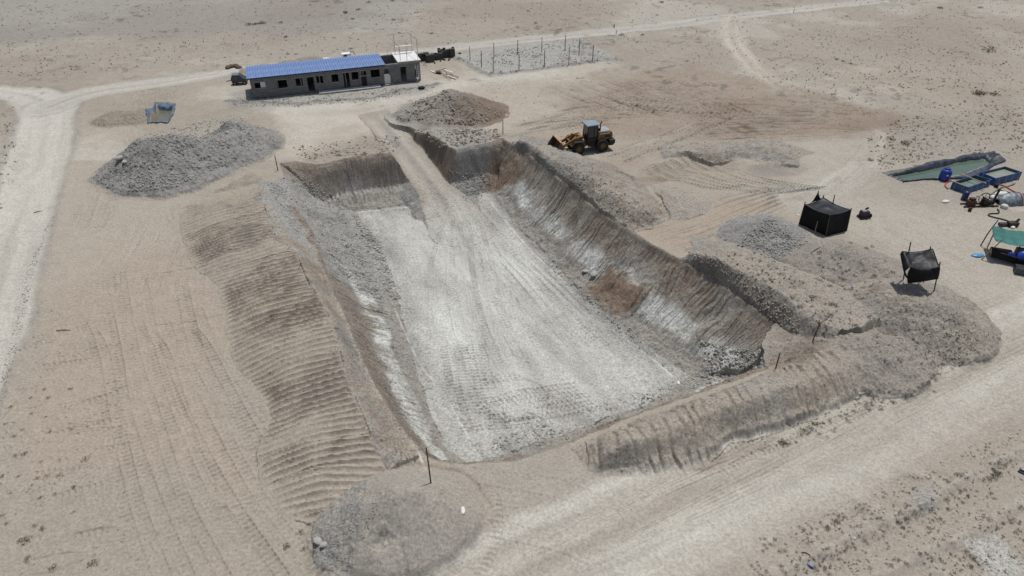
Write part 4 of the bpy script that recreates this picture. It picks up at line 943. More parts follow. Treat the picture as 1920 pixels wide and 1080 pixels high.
# ring beam, floor slab, walkway
bm_ = MB(); bm_.box((BLEN / 2, TH / 2 - .004, HF + .09), (BLEN + .01, TH + .016, .18)); bm_.box((BLEN / 2, BDEP - TH / 2, HF + .09), (BLEN, TH, .18)); bm_.build('ring_beam', CONC, bld)
MB().box((BLEN / 2, BDEP / 2, .01), (BLEN - .4, BDEP - .4, .08)).build('floor_slab', CONC, bld)
s0_, s1_ = wall_sz(598, 176)[0], wall_sz(712, 160)[0]
MB().box(((s0_ + s1_) / 2, -.62, .06), (s1_ - s0_, 1.0, .14)).build('walkway_slab', nmat('walkway_concrete', (.45, .45, .44), .85, .2, var=.15), bld)
# corrugated roof
roof = MB().box((SROOF / 2, -.15, HF + .215), (SROOF + .3, .05, .06)).box((SROOF / 2, BDEP * .33, HF + .19), (SROOF, .06, .06)).box((SROOF / 2, BDEP * .66, HF + .19), (SROOF, .06, .06)).build('roof', STEEL, bld)
nsh = 18; wsh = (SROOF + .5) / nsh; prof = []
for q_ in range(3):
    for (a, z) in ((0, 0), (.45, 0), (.60, .07), (.85, .07)): prof.append(((q_ + a) / 3 * wsh, z))
prof.append((wsh - .004, 0))
shm = MB()
for (px_, pz_) in prof: shm.v += [(px_, -.38, HF + .265 + pz_), (px_, BDEP + .25, HF + .285 + (HB - HF) * .35 + pz_)]
shm.f = [(2 * j, 2 * j + 2, 2 * j + 3, 2 * j + 1) for j in range(len(prof) - 1)]
sheet_me = shm.mesh('roof_sheet', ROOF_B)
for q_ in range(nsh):
    o = bpy.data.objects.new('roof_sheet', sheet_me); COL.objects.link(o); o.parent = roof; o.location = (-.3 + q_ * wsh, 0, .006 * (q_ % 2))
    md = o.modifiers.new('thick', 'SOLIDIFY'); md.thickness = .006
MB().box((SROOF / 2 - .1, -.41, HF + .23), (SROOF + .45, .03, .16)).build('eave_fascia', nmat('eave_blue', (.03, .05, .14), .6), roof)
# flat slab over the right hand bay with frame standing on it
MB().box(((SSLAB + BLEN) / 2 + .03, BDEP / 2, HF + .27), (BLEN - SSLAB + .30, BDEP + .16, .16)).build('roof_slab', CONC_W, bld)
MB().box(((SSLAB + BLEN) / 2 + .03, -.101, HF + .26), (BLEN - SSLAB + .2, .03, .24)).build('slab_edge_board', CONC, bld)
zt = HF + .35
fr = empty('scaffold_frame', (0, 0, 0)); fr.parent = bld
xa, xb, ya, yb = SSLAB + .35, BLEN - .1, .5, BDEP - .3
for (px_, py_, tp) in ((xa, ya, 1.9), (xb, ya, 2.6), (xa, yb, 2.6), (xb, yb, 2.6), ((xa + xb) / 2 + .4, yb, 1.6), ((xa + xb) / 2 - .3, ya, 1.5)):
    MB().tube([(px_, py_, zt), (px_, py_, zt + tp)], .035, 6).build('post', STEEL, fr)
for p0, p1 in (((xa - .9, yb, zt + 2.6), (xb - .4, yb + .2, zt + 2.6)), ((xb - .4, yb + .2, zt + 2.6), (xb + .2, ya - .3, zt + 2.6)), ((xa - .9, yb, zt + 2.6), (xa, ya, zt + 1.9)), ((xa, ya, zt + 1.3), (xb - .4, ya, zt + 1.3))):
    MB().tube([p0, p1], .035, 6).build('rail', STEEL, fr)
MB().box(((xa + xb) / 2, yb - .3, zt + 1.0), (xb - xa, .3, .06)).build('scaffold_plank', WHITE_P, fr)
for hx in (.7, 2.0, 3.6, 5.2): MB().tube([(BLEN - hx, BDEP - .08, HF + .1), (BLEN - hx, BDEP - .08, HF + .9)], .015, 5).build('starter_bar', RUST, bld)
# door leaves, boards and ladder
h = HOLES['w9']; MB().prism([(h[0] - .02, .12), (h[1] + .10, .10), (h[1] + .10, 1.15), (h[1] - .12, 1.45), (h[0] - .02, 1.40)], -.07, -.03).build('white_door_panel', WHITE_P, bld)
MB().tube([(h[0] + .42, -.09, .75), (h[0] + .42, -.06, .75)], .04, 8).build('door_knob', STEEL, bld)
h = HOLES['d3']; MB().box(((h[0] + h[1]) / 2, .08, (h[2] + h[3]) / 2), (h[1] - h[0] - .04, .04, h[3] - h[2] - .04)).build('door_leaf', DARKB, bld)
h = HOLES['w1']; MB().box((h[0] * .45 + h[1] * .55 + (h[1] - h[0]) * .21, .07, (h[2] + h[3]) / 2), ((h[1] - h[0]) * .46, .03, h[3] - h[2] - .03)).build('bright_view_panel', WHITE_P, bld)  # white panel added for the bright ground seen through this opening
for k in HOLES:
    h = HOLES[k]
    if k[0] == 'w' and k not in ('w9', 'w4a'): MB().box(((h[0] + h[1]) / 2, .03, h[2] - .045), (h[1] - h[0] + .16, .20, .08)).build('window_sill', CONC, bld)
    if k not in ('w4a', 'd5'): MB().box(((h[0] + h[1]) / 2, .06, h[3] + .075), (h[1] - h[0] + .25, .15, .14)).build('lintel', CONC, bld)
lad = MB(); hx = HOLES['d5'][0] + .1
for q_ in (0, .42): lad.tube([(hx + q_, -.55, .03), (hx + q_ + .05, -.05, 2.3)], .025, 6)
ladder_rails = lad.build('rail_pair', WHITE_P); lroot = tag(empty('ladder', (FLb.x, FLb.y, bz), bang), 'pale ladder leaning on the right end of the block building', 'ladder'); ladder_rails.parent = lroot; ladder_rails.name = 'side_rails'
for q_ in range(7):
    t = .1 + q_ * .125; MB().tube([(hx + .05 * t, -.55 + .5 * t, .03 + 2.27 * t), (hx + .42 + .05 * t, -.55 + .5 * t, .03 + 2.27 * t)], .02, 6).build('rung', WHITE_P, lroot)

# ------------------------------------------------------------------ wheel loader
YEL = nmat('worn_yellow_paint', (.24, .125, .035), .55, .4, var=.30, scale=2.5, tint=(.30, .16, .06))
BLK = nmat('black_paint', (.018, .018, .02), .5, .4, var=.3)
TYRE = nmat('dusty_tyre', (.035, .034, .034), .9, .1, var=.4, scale=6)
GLASS = nmat('cab_glass', (.03, .04, .045), .08, .6, var=.1)
ROOFG = nmat('cab_roof_paint', (.20, .26, .30), .5, .4, var=.12)
STEELW = nmat('worn_bucket_steel', (.11, .095, .085), .5, .5, .5, var=.5, scale=4, tint=(.26, .16, .09))
pf = Vector((*W(1083.6, 290.5), 0)); pr = Vector((*W(1128.5, 284), 0)); hd = (pf - pr).normalized(); la = math.atan2(hd.y, hd.x)
ctr = (pf + pr) / 2 + Vector((-hd.y, hd.x, 0)) * -.95
ctr.z = np.mean([gz((pf + pr)[0] / 2 + q_ * hd.x * 1.4 - s_ * hd.y * -1.0, (pf + pr)[1] / 2 + q_ * hd.y * 1.4) for q_ in (-1, 1) for s_ in (0, 1)])
BX, BZ = .55, .18   # how far the bucket is carried forward and up
ld = tag(empty('wheel_loader', ctr, la), 'yellow and black wheel loader with a bucket at the right rim of the pit', 'wheel loader')
def lp(name, mb, mat, parent=None, **k): return mb.build(name, mat, parent or ld, **k)
lp('rear_chassis', MB().box((-1.3, 0, .92), (2.3, .95, .55)), BLK, bevel=.03)
lp('counterweight', MB().prism([(-2.95, 1.25), (-2.95, .85), (-2.7, .6), (-2.25, .6), (-2.25, 1.25)], -1.1, 1.1), BLK, bevel=.04)
hood = lp('engine_hood', MB().prism([(-2.72, 1.22), (-2.78, 1.6), (-2.68, 2.02), (-2.3, 2.12), (-1.02, 2.2), (-1.02, 1.2)], -.72, .72), YEL, bevel=.05)
lp('hood_top', MB().box((-1.8, 0, 2.175), (1.3, 1.2, .05)), nmat('grey_hood', (.30, .32, .33), .5, .4), hood)
lp('hood_vent', MB().box((-2.1, .73, 1.62), (.7, .03, .25)), BLK, hood)
lp('hood_vent', MB().box((-2.1, -.73, 1.62), (.7, .03, .25)), BLK, hood)
lp('hood_stripe', MB().box((-1.75, .725, 1.95), (1.2, .02, .08)), WHITE_P, hood)
lp('exhaust_stack', MB().tube([(-1.45, .15, 2.15), (-1.45, .15, 2.95), (-1.6, .15, 3.2)], .065, 10), BLK)
lp('air_cleaner', MB().tube([(-1.25, .35, 2.15), (-1.25, .35, 2.5)], [.14, .16], 12), BLK)
cab = lp('cab', MB().box((-.35, 0, 1.3), (1.35, 1.35, .55)).box((-.2, .55, 1.0), (.9, .35, .5)).box((-.2, -.55, 1.0), (.9, .35, .5)), BLK, bevel=.03)
for sx, sy in ((-1, -1), (-1, 1), (1, -1), (1, 1)):
    lp('cab_pillar', MB().tube([(-.35 + sx * .62, sy * .62, 1.55), (-.35 + sx * .56, sy * .6, 2.98)], .055, 6), BLK, cab)
lp('cab_pillar', MB().tube([(-.5, .645, 1.55), (-.5, .61, 2.98)], .04, 6), BLK, cab)
for nm, c, dd in (('side_window', (-.35, .615, 2.27), (1.05, .02, 1.25)), ('side_window', (-.35, -.615, 2.27), (1.05, .02, 1.25)), ('windscreen', (.25, 0, 2.27), (.02, 1.1, 1.25)), ('rear_window', (-.95, 0, 2.3), (.02, 1.1, 1.15))):
    lp(nm, MB().box(c, dd), GLASS, cab)
lp('cab_roof', MB().box((-.33, 0, 3.06), (1.65, 1.6, .12), taper=.93), ROOFG, cab, bevel=.03)
lp('roof_lamp', MB().box((.45, .5, 3.02), (.1, .2, .1)), BLK, cab)
lp('roof_lamp', MB().box((.45, -.5, 3.02), (.1, .2, .1)), BLK, cab)
lp('mirror', MB().tube([(.3, .65, 2.5), (.42, .95, 2.5)], .02, 5).box((.42, .98, 2.4), (.05, .2, .35)), BLK, cab)
lp('access_ladder', MB().box((-.05, .98, .55), (.6, .06, .05)).box((-.05, .95, .85), (.6, .06, .05)).tube([(.25, .98, .5), (.25, .9, 1.2)], .025, 6).tube([(-.35, .98, .5), (-.35, .9, 1.2)], .025, 6), BLK)
lp('front_frame', MB().prism([(.2, .55), (.25, 1.15), (.8, 1.9), (1.1, 1.9), (1.75, 1.2), (2.0, .65)], -.42, .42), YEL, bevel=.03)
lp('articulation_joint', MB().tube([(.1, 0, .6), (.1, 0, 1.5)], .2, 12), BLK)
lp('headlight', MB().tube([(.75, .75, 1.55), (.9, .75, 1.55)], .1, 10), nmat('lamp_glass', (.5, .5, .48), .2), ld)
lp('headlight', MB().tube([(.75, -.75, 1.55), (.9, -.75, 1.55)], .1, 10), MATS['lamp_glass'], ld)
for sy in (-1, 1):
    y = sy * .56
    lp('lift_arm', MB().prism([(.75, 1.62), (.8, 1.95), (1.75, 1.82), (2.95 + BX, .78 + BZ), (2.85 + BX, .52 + BZ), (1.65, 1.5)], y - .07, y + .07), YEL, bevel=.015)
    lp('lift_cylinder', MB().tube([(.75, y * .75, 1.0), (1.5, y * .75, 1.25)], .085, 8).tube([(1.5, y * .75, 1.25), (2.1, y * .75, 1.42)], .045, 8), YEL)
    lp('fender', MB().prism([(1.45 - .82, 1.25), (1.45 - .55, 1.5), (1.45 + .45, 1.5), (1.45 + .78, 1.2), (1.45 + .72, 1.16), (1.45 + .42, 1.44), (1.45 - .52, 1.44), (1.45 - .78, 1.2)], sy * .95 - .24, sy * .95 + .24), BLK)
lp('cross_tube', MB().tube([(2.2, -.56, 1.35), (2.2, .56, 1.35)], .09, 10), YEL)
lp('bell_crank', MB().prism([(1.7, 2.05), (1.95, 2.2), (2.25, 1.35), (2.1, .95), (1.95, 1.3)], -.08, .08), YEL)
lp('tilt_cylinder', MB().tube([(.95, 0, 1.75), (1.5, 0, 1.95)], .10, 8).tube([(1.5, 0, 1.95), (1.85, 0, 2.1)], .05, 8), RUST)
# bucket: curved shell, side plates, teeth
bp_ = [(x + BX, z + BZ) for x, z in [(3.05, 1.5), (2.80, 1.15), (2.74, .74), (2.86, .38), (3.12, .15), (3.9, .02)]]
sh_ = MB(); sh_.grid(lambda a, b: (np.interp(a * 5, range(6), [p[0] for p in bp_]), -1.22 + 2.44 * b, np.interp(a * 5, range(6), [p[1] for p in bp_])), 10, 4)
bk = sh_.build('bucket', STEELW, ld, solid=.05)
for sy in (-1, 1): lp('bucket_side', MB().prism(bp_ + [(3.62 + BX, .75 + BZ)], sy * 1.235 - .02, sy * 1.235 + .02), STEELW, bk)
lp('bucket_top_plate', MB().box((2.94 + BX, 0, 1.47 + BZ), (.42, 2.3, .05), Matrix.Rotation(-.5, 3, 'Y')), nmat('sunlit_orange', (.45, .24, .11), .6, .3, var=.3), bk)  # the plate's sunlit look is put into its bright orange colour
for q_ in range(8): lp('bucket_tooth', MB().prism([(3.85 + BX, .06 + BZ), (4.12 + BX, -.02 + BZ), (3.85 + BX, -.04 + BZ)], -1.1 + q_ * .314 - .05, -1.1 + q_ * .314 + .05), STEELW, bk)
wheel_parts = []
tp_ = [(.36, -.23), (.58, -.235), (.66, -.20), (.69, -.12), (.69, .12), (.66, .20), (.58, .235), (.36, .23)]
tm = MB().lathe(tp_, 'Y', 28)
for q_ in range(22):
    a = 2 * math.pi * q_ / 22
    for sy in (-1, 1):
        M = Matrix.Rotation(-a, 3, 'Y') @ Matrix.Rotation(sy * .35, 3, 'X')
        tm.box(Matrix.Rotation(-a, 3, 'Y') @ Vector((.685, sy * .11, 0)), (.05, .22, .085), Matrix.Rotation(-a + sy * 0, 3, 'Y'))
tyre_me = tm.mesh('tyre', TYRE)
rim_me = MB().lathe([(.0, -.14), (.20, -.14), (.24, -.05), (.33, -.05), (.37, -.22), (.37, .22), (.33, .05), (.24, .05), (.20, .14), (.0, .14)], 'Y', 24).mesh('rim', nmat('rim_yellow', (.22, .13, .05), .6, .3, var=.3), True)
for wx_, sy in ((1.45, 1), (1.45, -1), (-1.45, 1), (-1.45, -1)):
    wb = empty('wheel', (wx_, sy * .95, .69)); wb.parent = ld
    for nm, me in (('tyre', tyre_me), ('rim', rim_me)):
        o = bpy.data.objects.new(nm, me); COL.objects.link(o); o.parent = wb

# ------------------------------------------------------------------ poles and posts
def pole(name, u, v, top_px, lab, r=.045, mat=WOODD, group=None, zg=0, cat='post', lean=None):
    b = on_ground(u, v, zg); _, _, sc_ = 0, 0, None
    # height from how tall it stands in the photo at this distance
    depth = b.y * math.cos(_p) + (CAM_H - b.z) * math.sin(_p); hgt = (v - top_px[1]) * depth / _f / math.cos(math.atan2(CAM_H - b.z, math.hypot(b.x, b.y)))
    lx = lean or 0.0
    o = MB().tube([(0, 0, -.3), (lx * .5 * hgt + R(-.01, .01), R(-.02, .02), hgt * .5), (lx * hgt, 0, hgt)], [r * 1.1, r, r * .9], 8).build(name, mat); o.location = b
    tag(o, lab, cat, group); return o, hgt
pole('corner_pole', 808, 906, (805, 844), 'tall dark pole at the near left corner of the pit', .038, lean=-.02)
pole('corner_pole', 943, 252, (943, 225), 'thin pale pole at the far right corner of the pit', .05, WOOD)
pole('corner_pole', 521, 320, (518, 293), 'short dark pole at the far left corner of the pit by the gravel heap', .05)
pole('corner_pole', 1455, 689, (1453, 661), 'short pole on the rim at the right end of the front bank', .045)
o, hgt = pole('forked_stick', 1523, 640, (1526, 604), 'crooked forked stick standing near the right corner of the pit', .04, lean=.08)
MB().tube([(.08 * hgt, 0, hgt * .97), (.08 * hgt + .35, .05, hgt * 1.12), (.08 * hgt + .55, .05, hgt * 1.3)], [.035, .025, .015], 6).build('twig', WOODD, o)
for j, (x0, t0, b0) in enumerate([(73, 305, 390), (147, 332, 432), (227, 282, 372), (223, 372, 470), (380, 262, 352), (388, 352, 448), (534, 245, 335), (551, 332, 430), (684, 233, 320), (708, 308, 415), (773, 255, 355), (861, 295, 388)]):
    pole('fence_post', 860 + x0 / 3.43, b0 / 3.43, (0, t0 / 3.43), 'thin bare post standing in the grey gravel plot beyond the loader', .055, WOODD if j % 3 else WOOD, 'posts of the gravel plot')
pole('road_marker', 1151.5, 52, (0, 46), 'short dark marker post on the far edge of the distant road', .07, BLK); pole('road_marker', 1155.5, 63, (0, 57), 'short pale marker post on the near edge of the distant road', .06, WOOD)
pole('road_marker', 1488, 24, (0, 17), 'marker post by the distant road near the top right', .06, WOOD)

# ------------------------------------------------------------------ black shade cloth tents
CLOTH = nmat('black_shade_cloth', (.009, .0095, .011), .7, .2, var=.4, scale=1.5, bump=.3, bscale=3)
CLOTH_S = nmat('black_sheet_roof', (.012, .014, .019), .5, .28, var=.4, scale=1.2, bump=.4, bscale=2.5)
def nz(x, y, k=0): return float(fbm(np.array([x]), np.array([y]), 1.0, 3, 900 + k)[0])
A_ = on_ground(1498, 420); B_ = on_ground(1549, 443); C_ = on_ground(1588, 432); D_t = A_ + (C_ - B_)
tc_ = (A_ + C_) / 2; tent = tag(empty('black_tent', (tc_.x, tc_.y, min(A_.z, B_.z, C_.z))), 'closed black cloth tent behind the gravel cone', 'tent')
base = [p - tent.location for p in (A_, B_, C_, D_t)]; tops = []
for p, hh_, ins_ in zip(base, (2.1, 2.15, 2.2, 2.35), (.12, .04, .0, .05)): tops.append(Vector((p.x * (1 - ins_), p.y * (1 - ins_), hh_)))
for j in range(4):
    a, b, c, d = base[j], base[(j + 1) % 4], tops[(j + 1) % 4], tops[j]
    def fn(s_, t, a=a, b=b, c=c, d=d, j=j):
        p = (a.lerp(b, s_)).lerp(d.lerp(c, s_), t); n = Vector((b.y - a.y, a.x - b.x, 0)).normalized()
        return p + n * (.10 * nz(s_ * 4 + j * 7, t * 2, j) - .22 * math.sin(math.pi * s_) * math.sin(math.pi * t) * .5) + Vector((0, 0, -.16 * math.sin(math.pi * s_) * t - (.05 if t == 0 else 0)))
    MB().grid(fn, 14, 8).build('side_cloth', CLOTH, tent, True, solid=.01)
def rf(s_, t):
    p = tops[0].lerp(tops[1], s_).lerp(tops[3].lerp(tops[2], s_), t)
    return p + Vector((0, 0, -.16 * math.sin(math.pi * s_) * max(0, 1 - 2 * t) - .16 * math.sin(math.pi * s_) * max(0, 2 * t - 1) - .16 * math.sin(math.pi * t) * abs(1 - 2 * s_) - .10 * math.sin(math.pi * s_) * math.sin(math.pi * t) + .16 * nz(s_ * 3, t * 3, 9) * math.sin(math.pi * s_) * math.sin(math.pi * t) + .012))
MB().grid(rf, 18, 14).build('roof_cloth', CLOTH_S, tent, True, solid=.01)
for j, ex in enumerate((.25, 0.05, .15, .2)): MB().tube([base[j] + Vector((0, 0, -.3)), tops[j] + Vector((0, 0, ex))], .05, 8).build('corner_post', WOODD, tent)
pk = tops[3].lerp(tops[0], .35); MB().tube([(pk.x, pk.y, 0), (pk.x, pk.y, 3.15)], .05, 8).build('centre_post', WOODD, tent)
MB().grid(lambda s_, t: Vector((pk.x, pk.y, 3.1)).lerp((tops[0].lerp(tops[3], .15 + .85 * s_)) + Vector((0, 0, -.08)), t ** 1.0) + Vector((0, 0, -.35 * math.sin(math.pi * t))), 8, 8).build('peak_cloth', CLOTH, tent, True, solid=.01)
pk2 = tops[3].lerp(tops[2], .35); MB().tube([(pk2.x, pk2.y, 0), (pk2.x + .05, pk2.y, 2.95)], .045, 8).build('centre_post', WOODD, tent)
g0 = on_ground(1525, 436) - tent.location; MB().tube([g0 + Vector((0, -.25, -.1)), g0 + Vector((.25, .05, 1.15))], .045, 8).build('prop_stick', WOOD, tent)

L1 = on_ground(1702, 544, 2.0); L2 = on_ground(1752, 546, 2.0); cdir = (L2 - L1); cdir.z = 0; cw = cdir.length; cdir.normalize(); cn = Vector((-cdir.y, cdir.x, 0)); cdep = 1.45
cz = min(L1.z, L2.z); can = tag(empty('shade_canopy', (L1.x, L1.y, cz), math.atan2(cdir.y, cdir.x)), 'open black cloth canopy on four posts on top of the earth heap', 'canopy')
for (px_, py_, tp, ln) in ((0, 0, 2.4, .08), (cw, 0, 2.55, .06), (.25, cdep, 3.25, .12), (cw - .1, cdep, 2.95, .02)):
    wz = gz(L1.x + cdir.x * px_ + cn.x * py_, L1.y + cdir.y * px_ + cn.y * py_) - cz
    MB().tube([(px_, py_, wz - .2), (px_ + ln, py_, tp)], .045, 8).build('post', WOOD if px_ < .1 and py_ == 0 else WOODD, can)
def rc(s_, t):
    z = lerp(lerp(2.0, 2.1, s_), lerp(2.4, 2.75, s_), t)
    return Vector((lerp(-.08, cw + .1, s_) + .05 * nz(t * 3, s_, 21), lerp(-.05, cdep + .05, t), z - .28 * math.sin(math.pi * s_) * (.4 + .6 * math.sin(math.pi * t)) + .12 * nz(s_ * 3, t * 3, 22)))
MB().grid(rc, 14, 12).build('roof_cloth', CLOTH_S, can, True, solid=.01)
def fc(s_, t):
    top = rc(s_, 0); bot = lerp(.62, 1.12, s_)
    return Vector((top.x + (-.12 * (1 - s_) * math.sin(math.pi * t)), -.06 - .18 * math.sin(math.pi * t) * math.sin(math.pi * s_) + .05 * nz(s_ * 4, t * 2, 23), lerp(top.z, bot, t)))
MB().grid(fc, 14, 8).build('front_cloth', CLOTH, can, True, solid=.01)
def lc(s_, t):
    top = rc(0, s_); return Vector((top.x - .35 * math.sin(math.pi * min(1, t * 1.1)) * (1 - s_ * .6), top.y, lerp(top.z, .85 + .9 * s_, t) + .08 * nz(s_ * 4, t * 3, 24)))
MB().grid(lc, 10, 8).build('side_cloth', CLOTH, can, True, solid=.01)
MB().grid(lambda s_, t: Vector((lerp(cw, cw + .08, s_), lerp(0, cdep, s_), lerp(rc(1, s_).z, rc(1, s_).z - .7 + .5 * s_, t))), 8, 5).build('side_cloth', CLOTH, can, True, solid=.01)
def shear(root, kx):      # the poles lean over to one side
    seen = set()
    for ch in root.children:
        if ch.data and ch.data.name not in seen:
            seen.add(ch.data.name)
            for v in ch.data.vertices: v.co.x += kx * max(0.0, v.co.z)
shear(can, -.20); shear(tent, -.10)

# ------------------------------------------------------------------ rocks as single things
def rock_mesh(seed, sub=2, flat=.7):
    rs = random.Random(seed); bm = bmesh.new(); bmesh.ops.create_icosphere(bm, subdivisions=sub, radius=1)
    ax = [Vector((rs.gauss(0, 1), rs.gauss(0, 1), rs.gauss(0, 1))).normalized() for _ in range(7)]; cut_ = [rs.uniform(.55, .95) for _ in ax]
    for v in bm.verts:
        for a, c in zip(ax, cut_):
            d = v.co.dot(a)
            if d > c: v.co -= a * (d - c)
        v.co.z *= flat
    me = bpy.data.meshes.new('rock'); bm.to_mesh(me); bm.free(); return me
ROCKM = nmat('grey_rock', (.33, .325, .31), .9, .2, var=.25, scale=3)
rmesh = [rock_mesh(k) for k in range(4)]
for me in rmesh: me.materials.append(ROCKM)
def rock(u, v, size, lab, zg=0, cat='rock'):
    o = bpy.data.objects.new('rock', rmesh[random.randrange(4)]); COL.objects.link(o); o.location = on_ground(u, v, zg) + Vector((0, 0, size * .25)); o.scale = (size, size * R(.7, 1), size * R(.6, .9)); o.rotation_euler = (R(-.2, .2), R(-.2, .2), R(0, 6))
    return tag(o, lab, cat)
rock(225, 299, .55, 'pale boulder on the left shoulder of the big gravel heap', 1.2); rock(234, 305, .35, 'smaller pale boulder just right of the boulder on the gravel heap', 1.0)
rock(1727, 549, .17, 'brown stone lying in front of the open black canopy', 2.1); rock(596, 1017, .32, 'grey rock at the left foot of the front earth heap')
rock(1113, 516, .45, 'grey rock at the toe of the right pit wall beside the brown soil', -4.8); rock(1098, 510, .35, 'grey rock left of the brown soil fan on the pit wall', -4.8); rock(607, 1022, .22, 'small pale rock beside the front earth heap')
# ------------------------------------------------------------------ ponds
LINER = nmat('blue_grey_liner', (.045, .055, .07), .4, .4, var=.6, scale=2.0, bump=.5, bscale=4)
LINER_B = nmat('blue_liner', (.06, .12, .21), .45, .4, var=.5, scale=2.0, tint=(.14, .20, .26), bump=.5, bscale=4)
def water_mat(name, col):
    m = nmat(name, col, .06, .5, var=.10, scale=.8, bump=.04, bscale=6); return m
WATER_G = water_mat('green_pond_water', (.085, .125, .095)); WATER_M = water_mat('murky_water', (.13, .125, .085)); WATER_T = water_mat('tank_water', (.16, .215, .19)); WATER_S = water_mat('silty_water', (.25, .26, .225))
def liner(name, poly_px, dep, wl_, out, mat, wmat, lab, cat, seed, wlab):
    P = WL(poly_px); c = P.mean(0); n = len(P); root = tag(empty(name, (c[0], c[1], 0)), lab, cat); m = MB()
    seg = 10; ring = []
    for j in range(n):
        for q_ in range(seg): ring.append(P[j] + (P[(j + 1) % n] - P[j]) * q_ / seg)
    ring = np.array(ring); M_ = len(ring)
    prof_ = [(out, .05), (.25, .16), (0, .10), (-.25, -.25), (-.55, -dep * .7), (-.95, -dep * .98)]
    def pt(j, k):
        p = ring[j % M_]; d = p - c; dn = d / np.linalg.norm(d); o_, z = prof_[k]
        if k == 0: o_ = out * (.45 + .9 * abs(nz(j * .35, seed * 3.1, 30)) + (1.0 if (seed == 1 and dn[0] > .75) else 0))
        w = .18 * nz(j * .9, k * .7, 31 + seed); q = p + dn * (o_ + w)
        zz = z + .10 * nz(j * .8, k * 1.3, 33 + seed) + (gz(q[0], q[1]) + .03 if k <= 1 else 0)
        return (q[0] - c[0], q[1] - c[1], zz)
    for k in range(len(prof_)):
        for j in range(M_): m.v.append(pt(j, k))
    for k in range(len(prof_) - 1):
        for j in range(M_): m.f.append((k * M_ + j, k * M_ + (j + 1) % M_, (k + 1) * M_ + (j + 1) % M_, (k + 1) * M_ + j))
    m.build('liner', mat, root, True, solid=.012)
    # water sheet, clipped to the outline
    wv = MB(); wv.v = [((p[0] - c[0]) * 1.0, (p[1] - c[1]) * 1.0, wl_) for p in P]; wv.f = [tuple(range(n))]
    wv.build('water', wmat, root)
    return root
liner('lined_pond', [(1668, 327), (1698, 342), (1712, 341), (1800, 332), (1868, 306), (1850, 292), (1800, 299), (1720, 317)], 1.2, -.32, .75, LINER, WATER_G, 'long green water pond with crumpled black liner beside the blue tanks', 'pond', 1, 'green')
liner('lined_pond', [(281, 231), (316, 229), (326, 199), (293, 197)], 1.5, -.55, .8, LINER_B, WATER_M, 'small murky pond lined with blue sheeting behind the big gravel heap', 'pond', 2, 'murky')
# ------------------------------------------------------------------ blue frame tanks
TANKB = nmat('blue_tank_sheet', (.035, .095, .24), .45, .5, var=.25, scale=1.5); TANKI = nmat('tank_lining', (.03, .085, .085), .5, .5, var=.2)
def frame_tank(corn_px, h, wl_, lab, wmat):
    c = [Vector(W3(u, v, h)) for u, v in corn_px]; cen = sum(c, Vector()) / 4; root = tag(empty('frame_tank', (cen.x, cen.y, 0)), lab, 'water tank', 'blue frame tanks')
    r = [Vector((p.x - cen.x, p.y - cen.y, 0)) for p in c]
    for j in range(4):
        a, b = r[j], r[(j + 1) % 4]; n = Vector((b.y - a.y, a.x - b.x, 0)).normalized()
        if n.dot(a) < 0: n = -n
        L_ = (b - a).length
        def fn(s_, t, o_=0.0): return a.lerp(b, s_) * (1 - o_) + n * (.07 * math.sin(math.pi * t) * math.sin(math.pi * s_ * max(2, round(L_))) ** 2 - (.05 * t)) + Vector((0, 0, h * t - .02 * (1 - t)))
        MB().grid(fn, 24, 4).build('side_panel', TANKB, root, True)
        MB().grid(lambda s_, t: a.lerp(b, s_) * .985 + Vector((0, 0, h * t)) - n * .06, 8, 2).build('inner_lining', TANKI, root)
        MB().tube([a * 1.0 + Vector((0, 0, h)) - n * .05, b + Vector((0, 0, h)) - n * .05], .04, 6).build('top_rail', TANKB, root)
        k = max(2, int(L_ / .95))
        for q_ in range(k + 1):
            if q_ in (0,) : continue
            p = a.lerp(b, q_ / k - .5 / k)
            MB().tube([p + n * .02 + Vector((0, 0, h * .97)), p + n * .16 + Vector((0, 0, h * .45)), p + n * .28 + Vector((0, 0, .0))], .022, 6).build('support_leg', STEEL, root)
    w = MB(); w.v = [tuple(p * .97 + Vector((0, 0, wl_))) for p in r]; w.f = [(0, 1, 2, 3)]; w.build('water', wmat, root)
    return root
frame_tank([(1786, 341), (1828, 328), (1860, 337), (1815.5, 352)], .75, .38, 'nearer blue frame tank with beams laid across it', WATER_T)
frame_tank([(1838, 323), (1884, 312), (1917, 323), (1867, 335)], .8, .55, 'farther blue frame tank filled with silty water', WATER_S)
for j, (p0, p1) in enumerate((((1801, 326.5), (1849, 344)), ((1781, 337.5), (1813, 350)))):
    a = Vector(W3(*p0, .82)); b = Vector(W3(*p1, .82)); c = (a + b) / 2; d = (b - a)
    o = MB().box((0, 0, 0), (d.length, .12, .06)).build('timber_beam', WOOD); o.location = c; o.rotation_euler = (0, 0, math.atan2(d.y, d.x))
    tag(o, ('longer pale beam lying across the middle of the nearer blue tank', 'shorter pale beam lying along the left side of the nearer blue tank')[j], 'beam')
